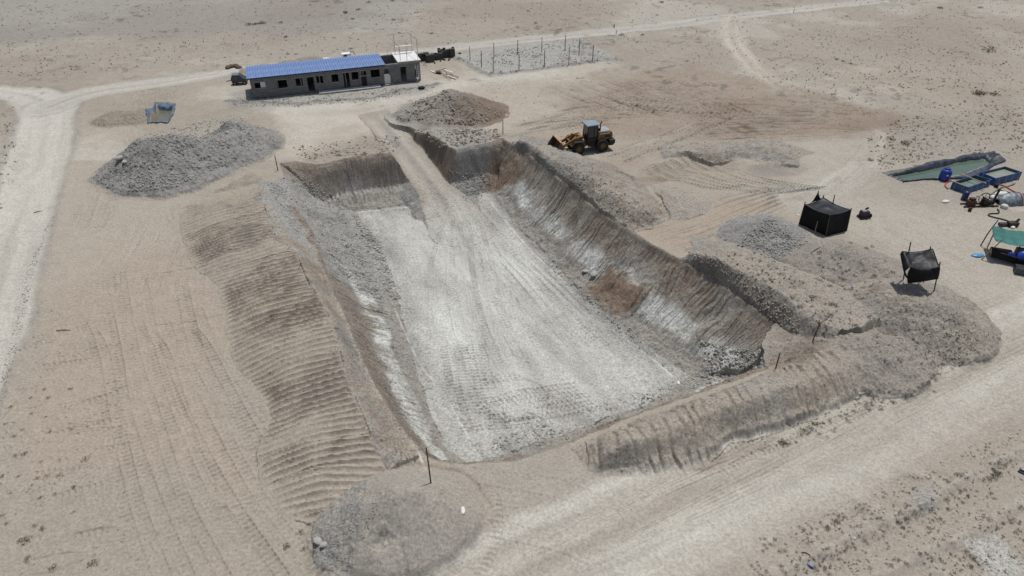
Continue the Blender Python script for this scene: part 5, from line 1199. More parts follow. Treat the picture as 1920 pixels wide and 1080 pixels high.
# round blue water tank
g = on_ground(1769.5, 336); PLB = nmat('blue_plastic', (.012, .045, .30), .35, .5, var=.12)
wt = tag(empty('round_water_tank', g), 'round blue plastic water tank with a lid between the pond and the frame tanks', 'water tank')
MB().lathe([(.0, 0), (.50, 0), (.53, .08), (.53, .4), (.50, .44), (.53, .48), (.53, .78), (.50, .82), (.52, .9), (.40, 1.08), (.27, 1.14), (.0, 1.15)], 'Z', 28).build('body', PLB, wt, True)
MB().lathe([(0, 1.13), (.29, 1.13), (.29, 1.25), (.26, 1.28), (0, 1.29)], 'Z', 24).build('lid', nmat('dark_blue_plastic', (.015, .035, .14), .4, .5), wt, False)
def decal(a0, z, wd, hg, mat, nm):
    MB().grid(lambda s_, t: (.537 * math.cos(a0 + (s_ - .5) * wd), .537 * math.sin(a0 + (s_ - .5) * wd), z + (t - .5) * hg), 6, 2).build(nm, mat, wt)
decal(-1.75, .66, .38, .14, WHITE_P, 'white_mark'); decal(-1.95, .2, .3, .14, nmat('red_print', (.45, .07, .06), .6), 'red_mark'); decal(-1.95, .45, .55, .05, nmat('faint_print', (.10, .14, .36), .6), 'lettering_band')

# ------------------------------------------------------------------ pump rig
OIL = nmat('oily_iron', (.045, .036, .03), .6, .4, .4, var=.5, scale=6); REDP = nmat('faded_red_paint', (.085, .025, .022), .6, .4, var=.4, scale=6)
g = on_ground(1838, 386); g2 = on_ground(1858, 383)
rig = tag(empty('pump_rig', g, .05), 'rusty pump rig with a spoked flywheel beside the tarpaulin heap', 'pump')
MB().box((-.1, -.25, .08), (3.4, .12, .14)).box((-.1, .35, .08), (3.4, .12, .14)).box((-1.2, .05, .1), (.1, .7, .1)).box((.9, .05, .1), (.1, .7, .1)).build('skid', OIL, rig)
MB().box((-1.05, 0, .42), (.75, .5, .5)).tube([(-1.05, 0, .6), (-1.05, 0, .9)], [.2, .15], 10).build('engine', REDP, rig, bevel=.03)
MB().box((-1.05, 0, .8), (.5, .35, .18)).tube([(-.7, .1, .9), (-.5, .1, 1.0)], .05, 6).build('engine_top', OIL, rig)
fw = MB(); rr = []
fw.tube([(.05 + .52 * math.cos(a * math.pi / 12), 0, .86 + .52 * math.sin(a * math.pi / 12)) for a in range(25)], .045, 6, False)
fwo = fw.build('flywheel', OIL, rig)
for q_ in range(6): a = q_ * math.pi / 3 + .25; MB().tube([(.05, 0, .86), (.05 + .5 * math.cos(a), 0, .86 + .5 * math.sin(a))], .025, 5).build('spoke', OIL, fwo)
MB().tube([(.05, -.15, .86), (.05, .15, .86)], .09, 10).build('hub', OIL, fwo)
MB().lathe([(.0, -.3), (.28, -.28), (.36, -.1), (.36, .1), (.28, .28), (0, .3)], 'Y', 16, (.35, .05, .42)).box((.75, .05, .35), (.6, .35, .35)).build('pump_body', OIL, rig, True)
MB().tube([(1.2, .05, .1), (1.2, .05, 1.0), (1.28, .05, 1.75)], .11, 10).tube([(1.2, .05, .55), (.9, .05, .5)], .09, 8).build('riser_pipe', OIL, rig)
def drum(name, u, v, r, h, mat, lab, zg=0, cat='drum', rim=None):
    o = tag(empty(name, on_ground(u, v, zg)), lab, cat)
    MB().lathe([(0, 0), (r, 0), (r * 1.02, h * .05), (r * .98, h * .33), (r * 1.03, h * .36), (r * .98, h * .40), (r * .98, h * .66), (r * 1.03, h * .69), (r * .98, h * .73), (r, h), (r * .93, h), (r * .92, h * .93), (0, h * .93)], 'Z', 18).build('body', mat, o, True)
    MB().tube([(r * .5, 0, h * .93), (r * .5, 0, h * .98)], .04, 8).build('bung', BLK, o); return o
drum('drum', 1807.5, 374, .30, .85, nmat('navy_plastic', (.015, .03, .10), .4, .5), 'navy plastic drum beside the red engine')
drum('bucket', 1817.5, 396, .16, .38, nmat('dark_red_plastic', (.06, .03, .03), .5), 'small dark bucket in front of the pump rig', cat='bucket')
drum('bucket', 1867, 351, .2, .36, nmat('dark_blue_pail', (.02, .025, .05), .5), 'dark pail between the two blue frame tanks', cat='bucket')
# lumpy tarpaulin heap
TARP = nmat('grey_blue_tarpaulin', (.13, .17, .20), .45, .5, var=.5, scale=3, tint=(.22, .27, .30), bump=.5, bscale=5)
a = on_ground(1868, 381); b = on_ground(1925, 378); dv_ = b - a; tl = dv_.length
tp = tag(empty('tarpaulin_heap', a + Vector((0, 0, -.05)), math.atan2(dv_.y, dv_.x)), 'bulging grey blue tarpaulin heap tied with a red strap', 'tarpaulin')
def tf(s_, t):
    an = math.pi * t; env = math.sin(math.pi * min(1, .06 + s_ * .9)) ** .5
    return Vector((s_ * tl, math.cos(an) * .85 * env + .1 * nz(s_ * 6, t * 3, 40), math.sin(an) * 1.0 * env * (1 + .16 * nz(s_ * 5, t * 2, 41)) + .05 * nz(s_ * 14, t * 6, 42)))
MB().grid(tf, 36, 16).build('sheet', TARP, tp, True, solid=.02)
MB().tube([tf(.62, q_ / 12) * 1.0 + Vector((0, 0, .03)) for q_ in range(13)], .035, 6).build('strap', nmat('red_strap', (.20, .04, .035), .7), tp)
SACK = nmat('white_sack', (.62, .61, .58), .8, .2, var=.12, scale=4)
def blob(name, u, v, sx, sy, sz, mat, lab, cat, seed=0, zg=0, rz=None, dz=0):
    m = MB(); m.grid(lambda s_, t: (math.cos(2 * math.pi * s_) * math.sin(math.pi * t) * sx * (1 + .25 * nz(math.cos(6.283 * s_) * 2 + 5, t * 3, 50 + seed)), math.sin(2 * math.pi * s_) * math.sin(math.pi * t) * sy * (1 + .25 * nz(math.sin(6.283 * s_) * 2, t * 3, 52 + seed)), math.cos(math.pi * t) * sz * .6 + .35 * sz + .12 * sz * nz(math.cos(6.283 * s_) * 3, t * 4 + 3, 54 + seed)), 16, 10)
    o = m.build(name, mat, None, True); o.location = on_ground(u, v, zg) + Vector((0, 0, dz)); o.rotation_euler = (0, 0, R(0, 3) if rz is None else rz); return tag(o, lab, cat)
blob('white_sack', 1876, 366, .75, .35, .4, SACK, 'long white sack draped behind the tarpaulin heap', 'sack', 1, rz=.15)
blob('white_sack', 1862, 372, .4, .28, .35, SACK, 'white sack at the left end of the tarpaulin heap', 'sack', 2)
blob('white_sack', 1882, 390, .36, .32, .45, SACK, 'round white sack in front of the tarpaulin heap', 'sack', 3)
blob('white_sack', 1773, 379, .42, .22, .22, SACK, 'flat white sack lying left of the pump rig', 'sack', 4)
blob('white_sack', 1868, 957, .25, .30, .15, SACK, 'placeholder', 'sack', 5) if False else None
def hose(name, pts, r, mat, lab, cat='hose', zg=0, dz=None):
    P3 = [on_ground(u, v) for u, v, *_ in pts]; z_ = [p[2] if len(p) > 2 else 0 for p in pts]
    Q = resample(np.array([[*p] for p in P3]), 6); zz = np.interp(np.arange(len(Q)) / 6, range(len(z_)), z_); c = Vector(Q[0]); 
    o = MB().tube([Vector((q_[0] - c.x, q_[1] - c.y, gz(q_[0], q_[1]) - c.z + r + zz[j] + .01)) for j, q_ in enumerate(Q)], r, 7).build(name, mat, None, True); o.location = c; return tag(o, lab, cat)
REDH = nmat('red_hose', (.38, .07, .05), .5, .4); BLKH = nmat('black_hose', (.03, .028, .026), .6, .3); PIPEG = nmat('grey_pipe', (.17, .155, .135), .6, .3, var=.2)
hose('hose', [(1777, 355), (1772, 350), (1774, 344), (1784, 340)], .06, REDH, 'short red hose curling round the left end of the nearer tank')
hose('hose', [(1803, 322), (1811, 325), (1818, 328), (1808, 328)], .05, REDH, 'short red hose end behind the nearer blue tank')
hose('hose', [(1870, 346), (1884, 350), (1897, 358), (1912, 364), (1930, 366)], .06, REDH, 'long red hose running right from between the tanks')
hose('hose', [(1860, 345), (1870, 354), (1885, 360), (1905, 364), (1930, 372)], .035, BLKH, 'thin dark hose running below the long red hose')
hose('hose', [(1870, 393), (1873, 398), (1870, 401), (1855, 402), (1855, 406), (1875, 411), (1897, 418)], .06, BLKH, 'thick black hose bending from the pump rig towards the green shelter')
hose('pipe', [(1857, 366, .0), (1875, 354, .05), (1890, 350, .02), (1903, 345, .05)], .05, PIPEG, 'long grey pipe lying behind the tarpaulin heap', 'pipe')
hose('pipe', [(1911, 881), (1925, 888)], .05, nmat('navy_pipe', (.02, .03, .07), .4), 'upper of two navy pipes at the right edge beyond the dirt road', 'pipe'); hose('pipe', [(1908, 884), (1925, 893)], .05, MATS['navy_pipe'], 'lower of two navy pipes at the right edge beyond the dirt road', 'pipe')
# ------------------------------------------------------------------ generator
g = on_ground(1619, 408); gen = tag(empty('engine_set', g, .25), 'small black engine set standing alone right of the closed tent', 'engine')
MB().box((0, 0, .12), (1.05, .7, .16)).build('skid', BLK, gen); MB().box((-.05, 0, .46), (.78, .55, .52)).box((.38, -.1, .3), (.25, .4, .3)).build('engine_block', BLK, gen, bevel=.04)
MB().box((-.15, .0, .76), (.5, .4, .12)).build('fuel_tank', nmat('scuffed_grey', (.24, .24, .25), .5, .4), gen, bevel=.03); MB().tube([(.05, .1, .85), (.3, .1, .95)], .1, 10).build('muffler', BLK, gen); MB().tube([(.45, -.25, .3), (.5, -.25, .3)], .2, 14).build('pulley', OIL, gen)
# ------------------------------------------------------------------ green roofed shelter at the right edge
GREENN = nmat('green_net', (.035, .14, .125), .7, .3, var=.25, scale=2); BLUET = nmat('blue_tarp', (.015, .07, .42), .45, .5, var=.4, scale=2.5, bump=.5, bscale=4)
s0 = on_ground(1838, 487); s1 = on_ground(1906, 500); sd = s1 - s0; sd.z = 0; sd.normalize(); sn = Vector((-sd.y, sd.x, 0)); shl = 5.2
sh = tag(empty('net_shelter', (s0.x, s0.y, s0.z), math.atan2(sd.y, sd.x)), 'low shelter with a green net roof and black cloth sides at the right edge', 'shelter')
for px_, py_, tp_h, ln in ((0, 0, 2.1, 1.0), (2.9, .1, 1.9, .35), (5.2, 0, 2.0, 0), (.9, 2.6, 1.9, 0), (3.2, 2.7, 1.9, 0), (5.2, 2.6, 1.9, 0)):
    MB().tube([(px_, py_, -.2), (px_ + ln, py_ + .3 * (ln > 0), tp_h)], .05, 8).build('post', WOOD, sh)
def gr(s_, t): return Vector((lerp(.6, 5.6, s_), lerp(.35, 2.8, t), lerp(1.75, 1.95, t) - .22 * math.sin(math.pi * t) + .10 * nz(s_ * 5, t * 2, 60) - .12 * math.sin(math.pi * 2 * s_) ** 2))
MB().grid(gr, 20, 8).build('roof_net', GREENN, sh, True, solid=.01)
def bc(s_, t): return Vector((lerp(.45, 5.2, s_) + .25 * (1 - t) * (1 - s_), .12 + .10 * nz(s_ * 5, t * 2, 61), lerp(.40 - .42 * min(1, s_ * 1.6), 1.30 - .25 * math.sin(math.pi * min(1, s_ * 1.3)) + .05 * s_, t)))
MB().grid(bc, 16, 6).build('front_cloth', CLOTH, sh, True, solid=.01)
MB().box((1.6, 1.2, .35), (1.6, .9, .5)).box((3.2, 1.5, .45), (1.0, .9, .8)).build('stored_goods', nmat('dim_goods', (.16, .13, .11), .8, var=.6, scale=4), sh, bevel=.05)
MB().tube([(1.0, .15, .95), (3.3, .12, .62)], .035, 6).build('rail', WOOD, sh)
blob('blue_tarp', 1832, 480, .55, .25, .22, nmat('light_blue_plastic', (.05, .27, .50), .45, .5, var=.3), 'light blue plastic sheet lying left of the green shelter', 'tarp', 7, rz=.1)
blob('blue_tarp', 1914, 497, .8, .4, .75, BLUET, 'crumpled bright blue tarp at the right corner of the green shelter', 'tarp', 8, rz=.2, dz=.75)
blob('blue_tarp', 1890, 495, .4, .12, .3, BLUET, 'small blue tarp fold on the front of the green shelter', 'tarp', 9, rz=-.2, dz=.85)
g = on_ground(1914, 512); cr_ = tag(empty('plastic_crate', g, math.atan2(sd.y, sd.x)), 'dark slatted crate under the bright blue tarp', 'crate')
MB().box((0, 0, .3), (1.1, .7, .58)).build('liner_box', BLK, cr_)
for q_ in range(5): MB().box((0, -.36, .06 + q_ * .125), (1.16, .03, .06)).build('slat', nmat('grey_slat', (.15, .155, .16), .6), cr_)
for q_ in range(7): MB().box((-.54 + q_ * .18, -.38, .3), (.05, .02, .6)).build('slat', MATS['grey_slat'], cr_)
p0 = on_ground(1838, 461); o = MB().tube([(0, 0, -.2), (.25, .1, 1.2), (.65, .15, 2.55)], [.05, .05, .04], 8).build('leaning_pole', WOODD); o.location = p0; tag(o, 'dark pole leaning left of the green shelter', 'pole')
g = on_ground(1897, 424); jk = tag(empty('scrap_machine', g), 'scrap machine parts lying behind the green shelter roof', 'machine'); MB().box((0, 0, .25), (.9, .5, .4)).tube([(.2, 0, .4), (.5, .1, .7)], .12, 8).build('block', OIL, jk, bevel=.04); MB().tube([(-1.5, -.3, .08), (.6, .2, .1)], .06, 6).build('bar', OIL, jk); MB().box((-.8, .1, .15), (.7, .4, .2)).build('casing', BLK, jk)
blob('white_sack', 1898, 427, .3, .2, .2, SACK, 'white bag on the scrap machine behind the shelter', 'sack', 12)
# ------------------------------------------------------------------ things round the block building
g = on_ground(451, 157); cv = tag(empty('covered_vehicle', g, .15), 'small dark vehicle parked at the left end of the block building', 'vehicle')
DV = nmat('dark_vehicle_paint', (.022, .026, .034), .35, .6, var=.3)
MB().prism([(-1.0, .35), (-1.05, .9), (-.85, 1.3), (.1, 1.38), (.5, 1.05), (.95, .8), (1.0, .35)], -.62, .62).build('body', DV, cv, bevel=.08); MB().prism([(.12, 1.30), (.5, .98), (.52, 1.02), (.14, 1.36)], -.5, .5).build('windscreen', GLASS, cv); MB().box((-.35, -.63, 1.0), (.8, .02, .4)).build('side_window', GLASS, cv)
MB().box((-.4, 0, 1.36), (.9, 1.1, .05)).build('roof', nmat('grey_blue_roof', (.14, .17, .20), .5), cv)
for wx_, wy_ in ((-.62, -.6), (-.62, .6), (.68, -.55), (.68, .55)):
    w_ = MB().lathe([(.12, -.07), (.26, -.07), (.28, 0), (.26, .07), (.12, .07)], 'Y', 16, (0, 0, 0)).build('wheel', TYRE, cv); w_.location = (wx_, wy_, .27); MB().lathe([(0, -.05), (.13, -.05), (.13, .05), (0, .05)], 'Y', 12).build('rim', STEEL, w_)
hose('pipe', [(425, 153), (441, 151)], .05, BLKH, 'dark bar lying left of the small dark vehicle', 'pipe')
DBLK = nmat('dark_block_stack', (.085, .08, .073), .95, .1, var=.35, scale=3)
def stack(u, v, nx, ny, nz_, lab, rz, seed):
    rs = random.Random(seed); root = tag(empty('block_stack', on_ground(u, v), bang + rz), lab, 'block stack', 'concrete block stacks')
    bme = MB().box((0, 0, .095), (.385, .19, .185)).mesh('block', DBLK)
    for k in range(nz_):
        for a in range(nx):
            for b in range(ny):
                if k >= nz_ - 1 - (seed % 2) and rs.random() < .45: continue
                if k < nz_ - 1 and 0 < a < nx - 1 and 0 < b < ny - 1: continue
                o = bpy.data.objects.new('block', bme); COL.objects.link(o); o.parent = root; o.location = ((a - nx / 2) * .4, (b - ny / 2) * .205, k * .19 + .01); o.rotation_euler = (0, 0, rs.gauss(0, .04))
stack(797, 113, 4, 4, 6, 'dark block stack touching the right end of the building', 0, 1); stack(808, 116, 3, 3, 6, 'leaning narrow block stack nearest the camera', .15, 2)
stack(822, 111, 4, 4, 5, 'broad block stack in the middle of the row', 0, 3); stack(837, 107, 5, 3, 6, 'tallest block stack near the right end of the row', .05, 4); stack(850, 105, 2, 3, 7, 'slim block stack at the right end of the row', 0, 5)
stack(830, 101, 3, 2, 5, 'block stack standing behind the middle of the row', .1, 6)
for j, (u, v) in enumerate(((815, 119), (833, 113), (842, 113), (862, 101), (826, 115))):
    o = MB().box((0, 0, .1), (.38, .19, .19)).build('loose_block', DBLK); o.location = on_ground(u, v); o.rotation_euler = (0, 0, R(0, 3)); tag(o, 'single dark block lying loose by the block stacks', 'block', 'loose blocks')
for j, (a0, a1, wd) in enumerate((((808, 134), (817, 138), .2), ((833, 133), (850, 139), .16), ((826, 139), (845, 151), .10), ((838, 142), (856, 150), .16), ((842, 141), (860, 147), .14), ((815, 138), (836, 131), .12), ((836, 138), (848, 148), .12))):
    a = on_ground(*a0); b = on_ground(*a1); d = b - a
    o = MB().box((0, 0, 0), (d.length, wd, .08), None).build('plank', WHITE_P if j in (0, 1, 3) else WOOD); o.location = (a + b) / 2 + Vector((0, 0, .12 + .07 * (j % 3))); o.rotation_euler = (0, R(-.04, .04), math.atan2(d.y, d.x)); tag(o, 'loose plank in the untidy timber pile right of the building', 'plank', 'planks of the timber pile')
for j, (u, v, lab) in enumerate(((823, 138, 'dark bundle in the timber pile right of the building'), (790, 166, 'dark rubble bundle in front of the right end of the building'))): blob('dark_bundle', u, v, .5, .35, .35, DARKB, lab, 'bundle', 20 + j)
for j, (u, v, s_, lab) in enumerate(((478, 131, .35, 'leftmost white sack peeping over the blue roof'), (490, 130, .3, 'second white sack peeping over the left of the blue roof'), (527, 126, .4, 'white sack behind the blue roof left of its middle'), (611, 113, .6, 'large pale sack behind the middle of the blue roof'))): blob('white_sack', u, v, s_, s_ * .6, s_ * .7, SACK, lab, 'sack', 30 + j)
blob('dark_bundle', 622, 114, .35, .3, .3, BLK, 'left of two dark bundles behind the blue roof', 'bundle', 36); blob('dark_bundle', 629, 113, .35, .3, .35, BLK, 'right of two dark bundles behind the blue roof', 'bundle', 37)
g = on_ground(650, 108); tb_ = tag(empty('handcart', g, bang), 'pale handcart with a dark arched handle behind the blue roof', 'handcart'); MB().box((0, 0, .5), (1.3, .8, .35), taper=1.1).build('tray', WHITE_P, tb_); MB().tube([(.5, -.3, .6), (.7, -.3, .95), (1.1, -.3, .9), (1.25, -.3, .4)], .05, 6).build('handle', BLK, tb_)
for wy_ in (-.4, .4): MB().lathe([(0, -.05), (.26, -.05), (.3, 0), (.26, .05), (0, .05)], 'Y', 14, (-.2, wy_, .3)).build('wheel', TYRE, tb_)
for j, (u, v) in enumerate(((428, 128), (434, 126), (441, 125), (448, 128))): blob('rubble_clump', u, v, .55, .4, .45, nmat('brick_rubble', (.12, .085, .07), .9, .1, var=.5, scale=5), 'brown rubble clump at the far left edge of the building yard', 'rubble', 40 + j)['group'] = 'rubble clumps by the far road'
# scraps
blob('plastic_scrap', 868, 957, .12, .26, .08, SACK, 'torn white plastic scrap on the right flank of the front earth heap', 'scrap', 5, .6); blob('plastic_scrap', 1272, 718, .22, .1, .07, SACK, 'white plastic scrap at the near right corner of the pit floor', 'scrap', 6, -4.5)
blob('plastic_bag', 1519, 1060, .18, .13, .16, nmat('white_blue_bag', (.55, .57, .62), .5, .4, var=.4, scale=8, tint=(.1, .12, .25)), 'white and blue plastic bag among the shrubs at the bottom', 'bag', 10); blob('plastic_scrap', 1602, 1009, .06, .06, .06, SACK, 'tiny white scrap among the shrubs at lower right', 'scrap', 11)
blob('plastic_scrap', 1497, 404, .16, .1, .08, SACK, 'white scrap left of the closed black tent', 'scrap', 13); blob('plastic_scrap', 1388, 462, .3, .14, .12, DV, 'dark blue plastic scrap at the left foot of the gravel cone', 'scrap', 14, .3); blob('plastic_scrap', 1599, 540, .12, .1, .1, BLUET, 'small blue scrap on the tufted earth heap', 'scrap', 15, .8)
for j, (a0, a1, lab) in enumerate((((106, 621), (133, 620), 'dark stick lying on the sand left of the tread lanes'), ((1502, 1037), (1519, 1042), 'dark stick lying among the shrubs at the bottom right'), ((63, 400), (80, 396), 'thin stick lying at the right edge of the pale road'), ((1520, 475), (1545, 461), 'thin stick lying on the tufted heap below the tent'))):
    a = on_ground(*a0); b = on_ground(*a1); o = MB().tube([(0, 0, .05), ((b - a) * .5) + Vector((.0, .05, .08)), (b - a) + Vector((0, 0, .05))], [.03, .035, .015], 6).build('stick', WOODD); o.location = a; tag(o, lab, 'stick')
tyre_o = MB().lathe([(.18, -.08), (.33, -.08), (.36, 0), (.33, .08), (.18, .08)], 'Z', 20).build('plank', TYRE) if False else None
# ------------------------------------------------------------------ shrubs
SHRUB = nmat('dry_shrub_leaf', (.085, .082, .055), .9, .1, var=.35, scale=9, tint=(.15, .14, .10)); STEM = nmat('shrub_stem', (.12, .10, .075), .9, .1)
def shrub_mesh(seed, n=70, stems=7):
    rs = random.Random(seed); f = MB(); st = MB()
    for k in range(stems):
        a = rs.uniform(0, 6.28); r = rs.uniform(.4, .95); st.tube([(0, 0, -.05), (.5 * r * math.cos(a), .5 * r * math.sin(a), .3), (r * math.cos(a), r * math.sin(a), rs.uniform(.35, .7))], [.03, .02, .008], 4, False)
    for k in range(n):
        a = rs.uniform(0, 6.28); r = rs.random() ** .6; z = rs.uniform(.02, .72) * (1 - .55 * r * r)
        c = Vector((r * math.cos(a), r * math.sin(a), z)); s_ = rs.uniform(.08, .2); u = Vector((rs.gauss(0, 1), rs.gauss(0, 1), rs.gauss(0, 1))).normalized(); v = u.orthogonal().normalized()
        f.add([c - u * s_, c + v * s_ * .45, c + u * s_, c - v * s_ * .45], [(0, 1, 2, 3)])
    return f.mesh('foliage', SHRUB), st.mesh('stems', STEM)
sm = [shrub_mesh(100 + k) for k in range(5)]
tuft_f = []
sh_count = [0]
def shrub(u, v, size, lab, grp, zg=0.0):
    if sh_count[0] >= 300: return
    p = on_ground(u, v, zg); k = random.randrange(5); sh_count[0] += 1
    r = empty('shrub', p, R(0, 6)); r.scale = (size, size * R(.8, 1.2), size * R(.7, 1.1)); tag(r, lab, 'shrub', grp)
    for nm, me in zip(('foliage', 'stems'), sm[k]):
        o = bpy.data.objects.new(nm, me); COL.objects.link(o); o.parent = r
random.seed(77)
LR = ('dry shrub among the low earth ridges at lower right', 'shrubs of the lower right plots')
def pxz(z0, pts, o=(1380, 900), s=6.0): return [(o[0] + x / s, o[1] + y / s, r_) for x, y, r_ in pts]
for (u, v, r_) in pxz(0, [(1020, 550, 42), (1130, 475, 38), (1080, 450, 22), (1155, 415, 20), (710, 530, 24), (760, 560, 26), (800, 615, 26), (820, 695, 36), (850, 550, 20), (915, 550, 18), (910, 635, 16), (675, 610, 18), (485, 810, 28), (550, 800, 26), (430, 745, 26), (380, 725, 24), (320, 730, 22), (435, 670, 24), (325, 665, 20), (270, 660, 16), (345, 770, 18), (305, 800, 22), (240, 925, 18), (500, 975, 36), (675, 985, 44), (555, 1055, 30), (345, 1030, 20), (180, 970, 24), (890, 1000, 36), (995, 1010, 26), (1050, 1060, 28), (1075, 850, 36), (1170, 890, 24), (970, 920, 18), (995, 880, 18), (1125, 795, 20), (1170, 820, 22), (1220, 805, 22), (1240, 780, 24), (1255, 745, 18), (1310, 715, 20), (1440, 675, 28), (1480, 715, 24), (1410, 590, 16), (1365, 535, 14), (1380, 625, 18), (1650, 635, 20), (1670, 580, 20), (1605, 665, 16), (1550, 620, 14), (1720, 750, 16), (1700, 710, 14), (1515, 1005, 30), (1770, 900, 22), (1740, 965, 34), (1690, 945, 24), (1820, 480, 32), (1870, 535, 26), (1860, 370, 26), (1790, 405, 20), (1650, 455, 14), (1660, 195, 22), (1780, 140, 18), (1690, 155, 14), (1900, 320, 22), (1910, 430, 24)]):
    shrub(u, v, r_ / 6 / 37 * 1.15, *LR)
LR2 = ('dark scrubby shrub on the ridge lines at the lower right corner', 'shrubs on the corner ridges')
for (x, y, r_) in [(350, 130, 20), (600, 160, 40), (560, 150, 30), (660, 180, 26), (480, 215, 30), (440, 195, 20), (900, 175, 40), (850, 190, 36), (800, 200, 30), (920, 130, 36), (950, 150, 30), (890, 100, 24), (940, 40, 30), (1000, 60, 24), (1050, 20, 24), (100, 440, 36), (180, 510, 36), (100, 560, 34), (20, 580, 36), (310, 480, 26), (330, 460, 26), (340, 385, 18), (220, 430, 20), (460, 380, 30), (480, 465, 20), (590, 300, 22), (630, 290, 22), (690, 290, 18), (660, 350, 22), (610, 405, 20), (580, 370, 18), (740, 300, 22), (870, 320, 26), (340, 570, 20), (300, 640, 22), (60, 630, 22), (1040, 490, 22), (1080, 560, 24), (1140, 450, 30), (1130, 600, 18), (980, 600, 26), (930, 630, 22), (860, 560, 26), (800, 540, 18), (1110, 690, 22), (710, 915, 30), (770, 985, 22), (640, 860, 30), (590, 930, 22), (500, 880, 20), (410, 940, 24), (330, 920, 28), (270, 870, 20), (220, 880, 20), (20, 940, 30), (90, 960, 22), (700, 1010, 22), (160, 270, 16), (60, 300, 16), (120, 320, 18), (310, 150, 16), (200, 180, 16), (900, 370, 24), (840, 355, 18), (1060, 590, 18), (390, 800, 18), (360, 745, 16), (435, 750, 16)]:
    shrub(1680 + x / 4.908, 860 + y / 4.908, r_ / 4.908 / 35 * 1.1, *LR2)
RS = ('grey green shrub between the grooved front bank and the dirt road', 'shrubs along the dirt road')
for (x, y, r_) in [(320, 690, 28), (310, 670, 22), (355, 685, 14), (400, 675, 12), (430, 620, 26), (455, 600, 24), (495, 585, 28), (540, 555, 26), (515, 550, 18), (575, 550, 18), (625, 530, 22), (555, 620, 18), (735, 490, 20), (780, 470, 18), (740, 525, 16), (700, 500, 14), (820, 415, 16), (870, 415, 22), (905, 420, 18), (915, 385, 18), (970, 410, 22), (965, 455, 18), (890, 455, 14), (865, 440, 14), (1050, 410, 20), (1130, 355, 18), (1135, 380, 18), (1170, 355, 14), (1240, 290, 24), (1215, 310, 16), (1280, 275, 20), (1320, 335, 16), (1350, 220, 16), (1375, 150, 18), (1440, 185, 14), (1285, 75, 20), (1330, 260, 14), (610, 640, 12), (650, 600, 14), (760, 545, 12), (660, 580, 10)]:
    shrub(1380 + x / 3.556, 640 + y / 3.556, r_ / 3.556 / 30 * 1.1, *RS)
BS = ('small shrub tuft on the earth banks right of the pit', 'shrub tufts on the right banks')
for (x, y, r_) in [(665, 605, 20), (600, 535, 10), (635, 495, 12), (610, 470, 10), (790, 495, 16), (505, 505, 12), (500, 615, 26), (575, 655, 22), (885, 580, 18), (815, 545, 12), (710, 540, 12), (310, 735, 22), (460, 730, 22), (255, 870, 18), (100, 765, 14), (585, 780, 20), (620, 785, 16), (545, 775, 14), (580, 850, 18), (390, 630, 18), (325, 660, 16), (160, 605, 18), (235, 570, 16), (80, 575, 16), (130, 620, 14), (95, 480, 16), (750, 925, 20), (900, 1010, 22), (920, 925, 14), (840, 870, 18), (350, 755, 16), (375, 795, 16), (720, 355, 14), (830, 390, 16), (870, 380, 16), (960, 480, 12), (640, 590, 12), (720, 680, 20), (680, 675, 14), (565, 530, 10), (860, 655, 12), (505, 420, 20), (505, 460, 16), (620, 415, 12)]:
    shrub(1400 + x / 3.69, 360 + y / 3.69, r_ / 3.69 / 23 * 1.05, *BS, 1.0)
LS = ('small dark shrub on the trodden sand at the left edge', 'shrubs on the left flat')
for (x, y, r_) in [(65, 128, 18), (270, 80, 18), (175, 78, 14), (395, 30, 16), (250, 30, 16), (480, 425, 28), (140, 395, 20), (85, 405, 14), (230, 440, 14), (265, 520, 18), (335, 515, 22), (210, 530, 12), (125, 260, 12), (405, 255, 14), (275, 275, 16), (80, 295, 14), (415, 580, 14), (230, 640, 16), (180, 570, 10), (60, 615, 14), (415, 720, 10), (195, 800, 16), (240, 815, 18), (155, 880, 34), (110, 885, 18), (155, 985, 20), (300, 1035, 24), (10, 740, 18), (40, 785, 14), (10, 520, 14), (105, 520, 14), (310, 620, 12), (1610, 915, 22), (1705, 930, 16), (1765, 945, 18), (1690, 835, 18), (1820, 1045, 14), (1900, 985, 12), (525, 1010, 30), (25, 230, 12), (260, 185, 10), (180, 165, 14)]:
    shrub(x / 3.0, 720 + y / 3.0, r_ / 3.0 / 33 * 1.05, *LS)
FS = ('lone dark desert bush far behind the building', 'far bushes')
for (u, v, r_) in [(466, 47, .8), (478, 46, .9), (492, 44, 1.0), (487, 45, .8), (527, 43, .6), (536, 70, .6), (467, 104, .5), (540, 102, .5), (648, 25, .9), (661, 36, .6), (673, 18, .8), (692, 5, .9), (738, 38, .7), (809, 63, .5), (658, 92, .5), (748, 62, .4), (736, 2, .7), (1302 / 3.43 + 860, 5, .9), (1853, 96, 1.6), (1838, 15, .8), (1762, 16, .9), (1588, 31, .6), (1833, 177, 1.2), (1846, 176, 1.0), (1830, 177, .8), (1866, 178, 1.0), (1568, 112, .5), (1580, 115, .5), (1595, 120, .5), (1632, 301, .5), (1650, 303, .4), (1670, 262, .7), (1697, 270, .8), (1715, 312, .4), (1500, 56, .4), (990, 21, .5), (1004, 44, .5), (1165, 66, .8), (1205, 66, .6)]:
    shrub(u, v, r_ * .7, *FS)
